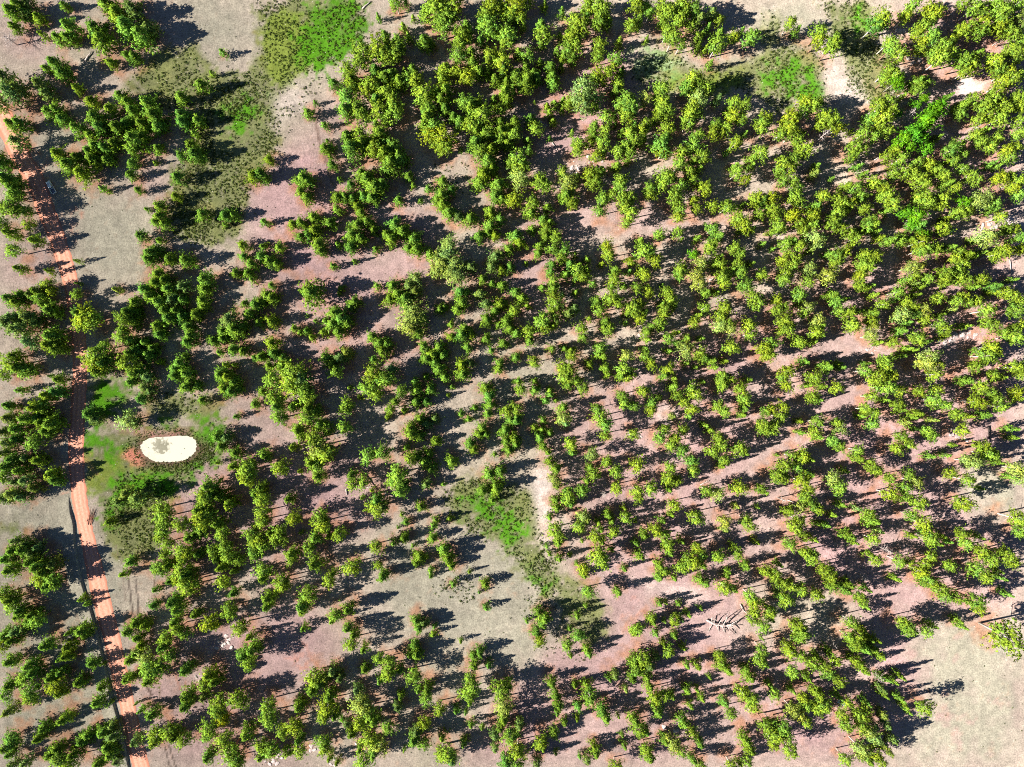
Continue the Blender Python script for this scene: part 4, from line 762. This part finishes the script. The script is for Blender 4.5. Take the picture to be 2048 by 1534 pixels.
SNAGS = [(1626,288,17,"tall pale dead pine leaning at a pine clump beside upper right meadow",1.8,26), (1800,240,12,"whitest many-branched dead tree among the vivid green aspens",2.4,30), (1864,283,10,"small white dead tree just below right of the vivid green aspens",1.6,24), (1040,325,9,"grey leafless tree at the top left corner of the pale boulder field",3.2,30), (35,90,8,"grey spreading leafless tree near dark pines in the top left corner",4.2,34), (686,1022,7,"bare star-shaped dead tree on pink soil above the open grey clearing",3.0,26), (775,985,7,"grey dead pine tucked between two yellow-green pines above the open clearing",1.8,22), (1205,985,8,"thin white dead tree in the stand right of the bare whitish strip",1.5,20), (1668,968,10,"pale dead pine in pines right of the mauve forest glade",2.0,24), (1755,1092,12,"long pale dead pine lying out over pink soil in lower right",2.2,28), (1785,1100,8,"white bushy dead top beside the long pale dead pine",1.8,26), (1716,1148,8,"small grey dead tree below the pale gap in lower right pines",1.8,22), (1925,800,10,"twisted pale dead branch tree under crowns at the right side",1.6,20), (1745,1345,9,"grey half-dead pine at the edge of the wide grey meadow",2.4,30), (1555,995,9,"white dead pine with trunk showing beside mauve forest glade",1.5,20), (1660,1285,7,"thin dead pine standing in shade right of the pale pink gap",1.4,16)]
for i, (px, py, h, lab, sp, n) in enumerate(SNAGS): snag(px, py, h, lab, sp, n, 40+i)

def log(px0, py0, px1, py1, rad, lab, mat=M_DEAD, twigs=0, seed=0, name='fallen_log', cat='log'):
    r = random.Random(seed); (x0, y0), (x1, y1) = at(px0, py0), at(px1, py1)
    o = Vector((x0, y0, ground_z(x0, y0))); d = Vector((x1-x0, y1-y0, 0)); L = d.length; u = d.normalized(); v = Vector((-u.y, u.x, 0))
    b = MB(); z = rad*.9
    b.tube([(0, 0, z), tuple(d*.35+v*L*.02+Vector((0, 0, z))), tuple(d*.7-v*L*.01+Vector((0, 0, z))), tuple(d+Vector((0, 0, z)))], [rad, rad*.9, rad*.7, rad*.45], 7)
    root = link(name, b.mesh(name, [mat])); root.location = o
    if twigs:
        c = MB()
        for i in range(twigs):
            f = .25+.75*i/twigs; s = 1 if i % 2 else -1; l = L*.22*r.uniform(.5, 1.2)*(1.2-f*.5); p = d*f+Vector((0, 0, z))
            q = p + (u*.55+v*s*r.uniform(.4, 1.0)).normalized()*l + Vector((0, 0, l*r.uniform(0, .35)))
            c.tube([p, q], [rad*.35, rad*.08], 4); c.tube([p.lerp(q, .5), p.lerp(q, .5)+(u*.9+v*s*.2)*l*.5+Vector((0, 0, .2))], [rad*.2, rad*.05], 3)
        link('bare_branches', c.mesh('bare_branches', [mat]), root)
    return tag(root, lab, cat, 'fallen logs' if cat == 'log' else None)
LOGS = [(725,18,742,3,.30,"pale log lying right of the bright green wet meadow at the top",0), (677,250,696,242,.25,"white branchy log on pink soil below the dense top grove",6), (772,250,784,257,.2,"short white log at the foot of the pine grove above the round pair",3), (1104,285,1118,306,.22,"curved pale log above the pale boulder field",3), (1536,471,1572,469,.26,"long white log at the left edge of crowded pale crowns",0), (1790,195,1838,178,.25,"long straight white log above the vivid green aspens",0), (1808,208,1840,185,.2,"thin white log just under the longest white log",0), (1748,320,1780,304,.24,"white log between crowns below left of the aspens",2), (1880,420,1893,418,.25,"short white log left of the rocky white shelf",0), (1895,478,1940,470,.25,"white log running toward the rocky white shelf",5), (1940,450,1972,444,.22,"slender white log on the rocky white shelf",0), (1958,520,1990,498,.22,"pale log above the pink wedge clearing",0), (2019,520,2022,548,.25,"pale log crossing the pink wedge at the right edge",0), (1990,95,2005,80,.24,"white branchy log on pink soil in top right pines",8), (1983,92,1996,84,.2,"smaller white log beside a branchy one in top right pines",3), (733,975,752,972,.2,"grey stub log lying flat on rosy soil in mid left",0), (692,978,694,990,.3,"short pale upright-looking stump log on rosy ground left of centre",2), (732,950,752,975,.2,"dark thin fallen pole above a short pale stump",0), (1425,785,1440,800,.22,"white forked log under pines right of long pink glade",4), (1975,852,1978,885,.45,"dark uprooted trunk with root plate near the right edge",0), (172,122,184,104,.35,"reddish torn log on bare soil among top left pines",4), (1330,975,1336,985,.2,"little white log in the stand left of mauve forest glade",0), (1400,970,1420,960,.2,"pale brush log in the stand below the small whitish bare patch",6), (1618,1445,1630,1456,.2,"white stub log at the top of the pink triangle clearing",2), (1480,1208,1488,1222,.3,"short thick white log above the big fallen dead pine",0), (1575,1000,1610,1015,.22,"long white log slanting through pines right of mauve forest glade",0), (1430,1398,1455,1392,.22,"dark straight pole lying below lime-green pines in lower right",0), (1000,655,1010,690,.2,"thin pale pole fallen in the shadow bay",0)]
for i, (a, b_, c_, d_, rd, lab, tw) in enumerate(LOGS): log(a, b_, c_, d_, rd, lab, M_DARKWOOD if 'dark ' in lab or lab.startswith('dark') else M_DEAD, tw, 60+i)
log(1854, 1377, 1859, 1386, .42, "short dark log lying alone on the wide grey meadow's edge", M_DARKWOOD, 0, 5)
# the big fallen pine: trunk rests on its broken limbs
def fallen_pine():
    (x0, y0), (x1, y1) = at(1414, 1240), at(1450, 1251)
    root = link('fallen_pine', None); root.location = (x0, y0, ground_z(x0, y0)); O = Vector((x0, y0, 0))
    def P(px, py, z): q = at(px, py, z); return Vector((q[0], q[1], z)) - O
    b = MB(); b.tube([P(1413,1240,.4), P(1430,1249,1.0), P(1448,1251,1.3), P(1465,1254,1.2), P(1474,1260,.9)], [.42, .36, .30, .22, .12], 8)
    link('trunk', b.mesh('trunk', [M_DEAD]), root)
    c = MB(); r = random.Random(9)
    for a in [((1425,1247,.9),(1423,1236,1.8),(1429,1234,2.2)), ((1430,1249,1.0),(1428,1243,2.4),(1432,1238,3.6)), ((1448,1251,1.3),(1450,1243,2.6),(1457,1236,4.2)), ((1452,1252,1.3),(1464,1248,3.0),(1476,1249,5.0)), ((1465,1254,1.2),(1470,1256,2.0),(1473,1259,2.6)), ((1440,1251,1.2),(1450,1256,.5),(1456,1263,.2)), ((1432,1250,1.0),(1436,1257,.5),(1438,1263,.2)), ((1445,1251,1.2),(1447,1260,.5),(1450,1266,.2)), ((1455,1253,1.2),(1462,1261,.6),(1472,1268,.2)), ((1425,1248,.8),(1420,1256,.4),(1416,1265,.2)), ((1461,1254,1.2),(1466,1249,2.4),(1463,1249,3.4)), ((1437,1250,1.1),(1440,1243,3.2),(1446,1236,6.0)), ((1446,1251,1.2),(1452,1240,4.0),(1456,1226,7.5)), ((1458,1253,1.2),(1466,1246,3.6),(1478,1240,6.5))]:
        p, q, e = (P(*k) for k in a); c.tube([p, q, e], [.24, .17, .06], 5)
        for k in range(4):
            f = r.uniform(.2, 1); s = q.lerp(e, f); l = (e-q).length*.5
            c.tube([s, s+Vector((r.uniform(-1, 1), r.uniform(-1, 1), r.uniform(-.1, .6))).normalized()*l], [.09, .03], 3)
    link('bare_branches', c.mesh('bare_branches', [M_DEAD]), root)
    tag(root, "big grey fallen pine with broken branches on pale pink clearing", 'fallen tree')
fallen_pine()
# twiggy brush heap by the road
bh = MB(); r_ = random.Random(3); x0, y0 = at(184, 1030)
for i in range(26):
    s = r_.uniform(-1, 1); bh.tube([(s*1.2-1.2, -4.5+r_.uniform(0, 2), .15), (s*1.4+.6, r_.uniform(0, 4), .35+r_.uniform(0, .4))], [.07, .02], 3)
o = link('brush_pile', bh.mesh('brush_pile', [noisy_mat('red_brush', (.33, .15, .10), (.22, .10, .07), 2.0)])); o.location = (x0, y0, 0)
tag(o, "reddish heap of cut branches on the right verge of the dirt road", 'brush pile')

# ------------------------------------------------------------------ boulders
def boulder_mesh(seed):
    r = np.random.default_rng(seed); n = 26
    import bmesh
    bm = bmesh.new()
    for _ in range(n):
        d = r.normal(size=3); d /= np.linalg.norm(d); d *= np.array([1, .72, .5])*r.uniform(.8, 1.1)
        d = np.clip(d, [-.85, -.6, -.4], [.85, .6, .36]); bm.verts.new(d)
    g = bmesh.ops.convex_hull(bm, input=bm.verts)
    bmesh.ops.delete(bm, geom=[e for e in set(g['geom_interior'])|set(g['geom_unused']) if isinstance(e, bmesh.types.BMVert)], context='VERTS')
    me = bpy.data.meshes.new('boulder'); bm.to_mesh(me); bm.free(); me.materials.append(M_ROCK); return me
BM_ = [boulder_mesh(900+i) for i in range(6)]
CL = [(1888,686,9,1.6,'on the white rock ledge'), (1915,672,8,1.8,'on the white rock ledge'), (1945,668,9,1.3,'on the white rock ledge'), (1150,335,16,1.1,'in the pale boulder field'), (1185,320,12,1.0,'in the pale boulder field'), (1130,350,8,1.0,'in the pale boulder field'), (1975,452,12,1.4,'on the rocky white shelf'), (2020,440,9,1.5,'on the rocky white shelf'), (1800,65,10,1.2,'in the top right scree'), (1835,122,10,1.1,'in the scree above the aspens'), (440,1290,12,1.2,'in the dark boulder patch'), (455,1278,8,1.0,'in the dark boulder patch'), (628,1500,7,1.3,'on the stony slope at the bottom'), (545,1522,8,1.3,'on the stony slope at the bottom'), (670,1520,6,1.0,'on the stony slope at the bottom'), (1280,675,9,1.0,'at the tip of the curved dark hollow'), (1410,565,8,.9,'among speckled pines'), (1740,695,9,1.0,'at the right end of the curved pink glade'), (1915,873,5,1.5,'by the uprooted trunk'), (1265,870,6,1.0,'left of the small whitish bare patch'), (1960,258,7,1.6,'right of the vivid green aspens'), (395,1365,3,1.6,'beside the road furrows'), (1400,545,6,.9,'among speckled pines'), (1230,310,6,.8,'in the pale boulder field'), (1350,1457,3,1.4,'below the smooth pink shelf'), (1090,245,5,.8,'in the pine-ringed pink bowl'), (720,1500,7,1.0,'on the stony bare patch'), (1860,30,6,1.2,'in the top right scree')]
rb = random.Random(4); spots = []
for px, py, n, s, w in CL:
    for i in range(n):
        spots.append((px+rb.gauss(0, 9), py+rb.gauss(0, 5), s*rb.uniform(.45, 1.15), w))
cnt = {}
for px, py, s, w in sorted(spots, key=lambda q: -q[2]):
    n = cnt.get(w, 0); cnt[w] = n+1
    x, y = at(px, py); o = link('boulder', BM_[rb.randrange(6)]); o.location = (x, y, ground_z(x, y)-.06*s)
    o.scale = (s, s*rb.uniform(.8, 1.2), s*rb.uniform(.6, .9)); o.rotation_euler = (rb.uniform(-.2, .2), rb.uniform(-.2, .2), rb.uniform(0, 6.28))
    if n < 6: tag(o, f"{ORD[n]} pale boulder {w}", 'boulder', f"boulders {w}")
    else: tag(o, f"one of the small pale boulders {w}", 'boulder', f"small boulders {w}")

# ------------------------------------------------------------------ the pickup and the half-hidden car
def paint(name, c, rough=.25, metal=0.0, coat=.6):
    m, nt, out = new_mat(name); tc = N(nt, 'ShaderNodeTexCoord'); nz = N(nt, 'ShaderNodeTexNoise', Scale=4.0)
    nt.links.new(tc.outputs['Object'], nz.inputs['Vector'])
    k = mix(nt, tuple(v*.9 for v in c), c, nz.outputs[0])
    b = N(nt, 'ShaderNodeBsdfPrincipled', Roughness=rough, Metallic=metal); b.inputs['Coat Weight'].default_value = coat
    nt.links.new(k, b.inputs['Base Color']); nt.links.new(b.outputs[0], out.inputs[0]); return m
M_WHITE = paint('white_paint', (.78, .80, .82)); M_GLASS = paint('dark_glass', (.03, .05, .07), .05); M_TYRE = paint('tyre_rubber', (.02, .02, .02), .8, 0, 0)
M_BED = paint('bed_liner', (.20, .21, .24), .6, 0, 0); M_CHROME = paint('chrome', (.6, .6, .6), .15, .9, 0); M_LAMP = paint('red_lamp', (.4, .02, .02), .2); M_CLEAR = paint('clear_lamp', (.7, .7, .65), .1); M_BLUE = paint('pale_blue_paint', (.55, .62, .72))

def wheels(root, xs, w, r=.4):
    for x in xs:
        for s in (-1, 1):
            b = MB(); b.tube([(x, s*(w-.26), r), (x, s*(w-.02), r)], [r, r], 18); wh = link('wheel', b.mesh('wheel', [M_TYRE]), root)
            b = MB(); b.tube([(x, s*(w-.03), r), (x, s*(w+.01), r)], [r*.6, r*.5], 12); link('rim', b.mesh('rim', [M_CHROME]), wh)

def pickup(px, py, dirpx):
    x, y = at(px, py); a = math.atan2(-(dirpx[1]), dirpx[0])
    root = link('pickup_truck', None); root.location = (x, y, 0); root.rotation_euler = (0, 0, a)   # local +x is forward
    w = 1.0
    b = MB(); b.box(-2.95, 2.85, -w, w, .45, .72, .04, .02)                      # chassis and sills
    b.box(1.35, 2.85, -w, w, .722, 1.10, .10, .10)                              # front wings and hood
    b.box(-.75, 1.348, -w, w, .722, 1.12, .0, .06)                               # cab lower body
    b.box(-2.95, -.752, -w, -w+.16, .722, 1.22, 0, .02); b.box(-2.95, -.752, w-.16, w, .722, 1.22, 0, .02)   # bed sides
    b.box(-.90, -.752, -w+.162, w-.162, .722, 1.22)
    body = link('body', b.mesh('body', [M_WHITE]), root)
    b = MB(); b.hexa([(-.74,-.92,1.122), (1.30,-.92,1.122), (1.30,.92,1.122), (-.74,.92,1.122), (-.52,-.74,1.72), (.62,-.74,1.72), (.62,.74,1.72), (-.52,.74,1.72)])
    link('window', b.mesh('window', [M_GLASS]), root)
    b = MB(); b.box(-.56, .66, -.77, .77, 1.722, 1.79, .05, .05)
    for s in (-1, 1):
        b.tube([(1.31, s*.90, 1.10), (.64, s*.75, 1.74)], [.05, .05], 5); b.tube([(-.75, s*.90, 1.10), (-.54, s*.75, 1.74)], [.07, .06], 5); b.tube([(.25, s*.935, 1.10), (.1, s*.755, 1.74)], [.05, .05], 5)
    link('cab_roof', b.mesh('cab_roof', [M_WHITE]), root)
    b = MB(); b.box(-2.93, -.905, -w+.165, w-.165, .724, .76)
    link('bed_floor', b.mesh('bed_floor', [M_BED]), root)
    b = MB(); b.box(-3.03, -2.953, -w+.03, w-.03, .70, 1.22); link('tailgate', b.mesh('tailgate', [M_WHITE]), root)
    b = MB(); b.box(2.853, 3.0, -w+.03, w-.03, .48, .70, .03, .05); b.box(-3.16, -3.033, -w+.05, w-.05, .46, .64, .02, .03); link('bumper', b.mesh('bumper', [M_CHROME]), root)
    for s in (-1, 1):
        b = MB(); b.box(2.78, 2.90, s*.78-.14, s*.78+.14, .80, .98); link('headlight', b.mesh('headlight', [M_CLEAR]), root)
        b = MB(); b.box(-3.045, -2.99, s*.88-.075, s*.88+.075, .85, 1.15); link('tail_light', b.mesh('tail_light', [M_LAMP]), root)
        b = MB(); b.box(.95, 1.12, s*1.10-.11, s*1.10+.11, 1.12, 1.28, .02, .02); link('side_mirror', b.mesh('side_mirror', [M_WHITE]), root)
    wheels(root, (1.95, -1.85), w, .42)
    tag(root, "white pickup truck with open bed parked beside the red dirt road", 'pickup truck')
pickup(104.5, 375.5, (-9, -15))
def hidden_car(px, py, a):
    x, y = at(px, py); root = link('parked_car', None); root.location = (x, y, 0); root.rotation_euler = (0, 0, a)
    b = MB(); b.box(-2.1, 2.1, -.88, .88, .35, .62, .05, .03); b.box(-2.1, 2.1, -.88, .88, .622, .92, .18, .08); link('body', b.mesh('body', [M_BLUE]), root)
    b = MB(); b.hexa([(-1.7,-.80,.922), (1.0,-.80,.922), (1.0,.80,.922), (-1.7,.80,.922), (-1.2,-.62,1.38), (.2,-.62,1.38), (.2,.62,1.38), (-1.2,.62,1.38)]); link('window', b.mesh('window', [M_GLASS]), root)
    b = MB(); b.box(-1.22, .24, -.65, .65, 1.382, 1.44, .06, .06); link('roof', b.mesh('roof', [M_BLUE]), root)
    for s in (-1, 1):
        b = MB(); b.box(2.0, 2.12, s*.65-.15, s*.65+.15, .66, .80); link('headlight', b.mesh('headlight', [M_CLEAR]), root)
        b = MB(); b.box(-2.12, -2.02, s*.65-.15, s*.65+.15, .66, .82); link('tail_light', b.mesh('tail_light', [M_LAMP]), root)
    wheels(root, (1.3, -1.3), .88, .33)
    tag(root, "pale blue car half hidden under pines beside the pink triangle clearing", 'car')
hidden_car(1683, 1405, math.radians(150))

# ------------------------------------------------------------------ light and camera
w = bpy.data.worlds.new("World"); SC.world = w; w.use_nodes = True
nt = w.node_tree; bg = nt.nodes['Background']
sky = nt.nodes.new('ShaderNodeTexSky'); sky.sky_type = 'NISHITA'; sky.sun_disc = False; sky.altitude = 3000; sky.air_density = .65; sky.dust_density = .3; sky.ozone_density = 2.0
sdir = Vector((-math.cos(SUN_AZ)*math.cos(SUN_EL), -math.sin(SUN_AZ)*math.cos(SUN_EL), math.sin(SUN_EL)))
sky.sun_elevation = SUN_EL; sky.sun_rotation = math.atan2(sdir.x, sdir.y) % (2*math.pi)
nt.links.new(sky.outputs[0], bg.inputs[0]); bg.inputs[1].default_value = SKY_STRENGTH
sl = bpy.data.lights.new('sun', 'SUN'); sl.energy = SUN_STRENGTH; sl.angle = math.radians(.5); sl.color = (1.0, .95, .86)
so = bpy.data.objects.new('sun', sl); COL.objects.link(so); so.rotation_euler = (-sdir).to_track_quat('-Z', 'Y').to_euler(); so.location = sdir*400
cd = bpy.data.cameras.new('camera'); cam = bpy.data.objects.new('camera', cd); COL.objects.link(cam)
cam.location = (0, 0, CAM_H); cam.rotation_euler = (0, 0, 0)
cd.sensor_fit = 'HORIZONTAL'; cd.sensor_width = 36.0; cd.lens = 36.0*CAM_H/GROUND_W; cd.clip_end = 8000; cd.clip_start = 1
SC.camera = cam
SC.view_settings.view_transform = 'Standard'; SC.view_settings.look = 'None'; SC.view_settings.gamma = 1; SC.view_settings.use_curve_mapping = False
SC.view_settings.exposure = EXPOSURE
SC.render.film_transparent = False
SC.cycles.max_bounces = 6; SC.cycles.diffuse_bounces = 1; SC.cycles.transmission_bounces = 3
SC.cycles.use_denoising = False
SC.cycles.filter_width = 1.0
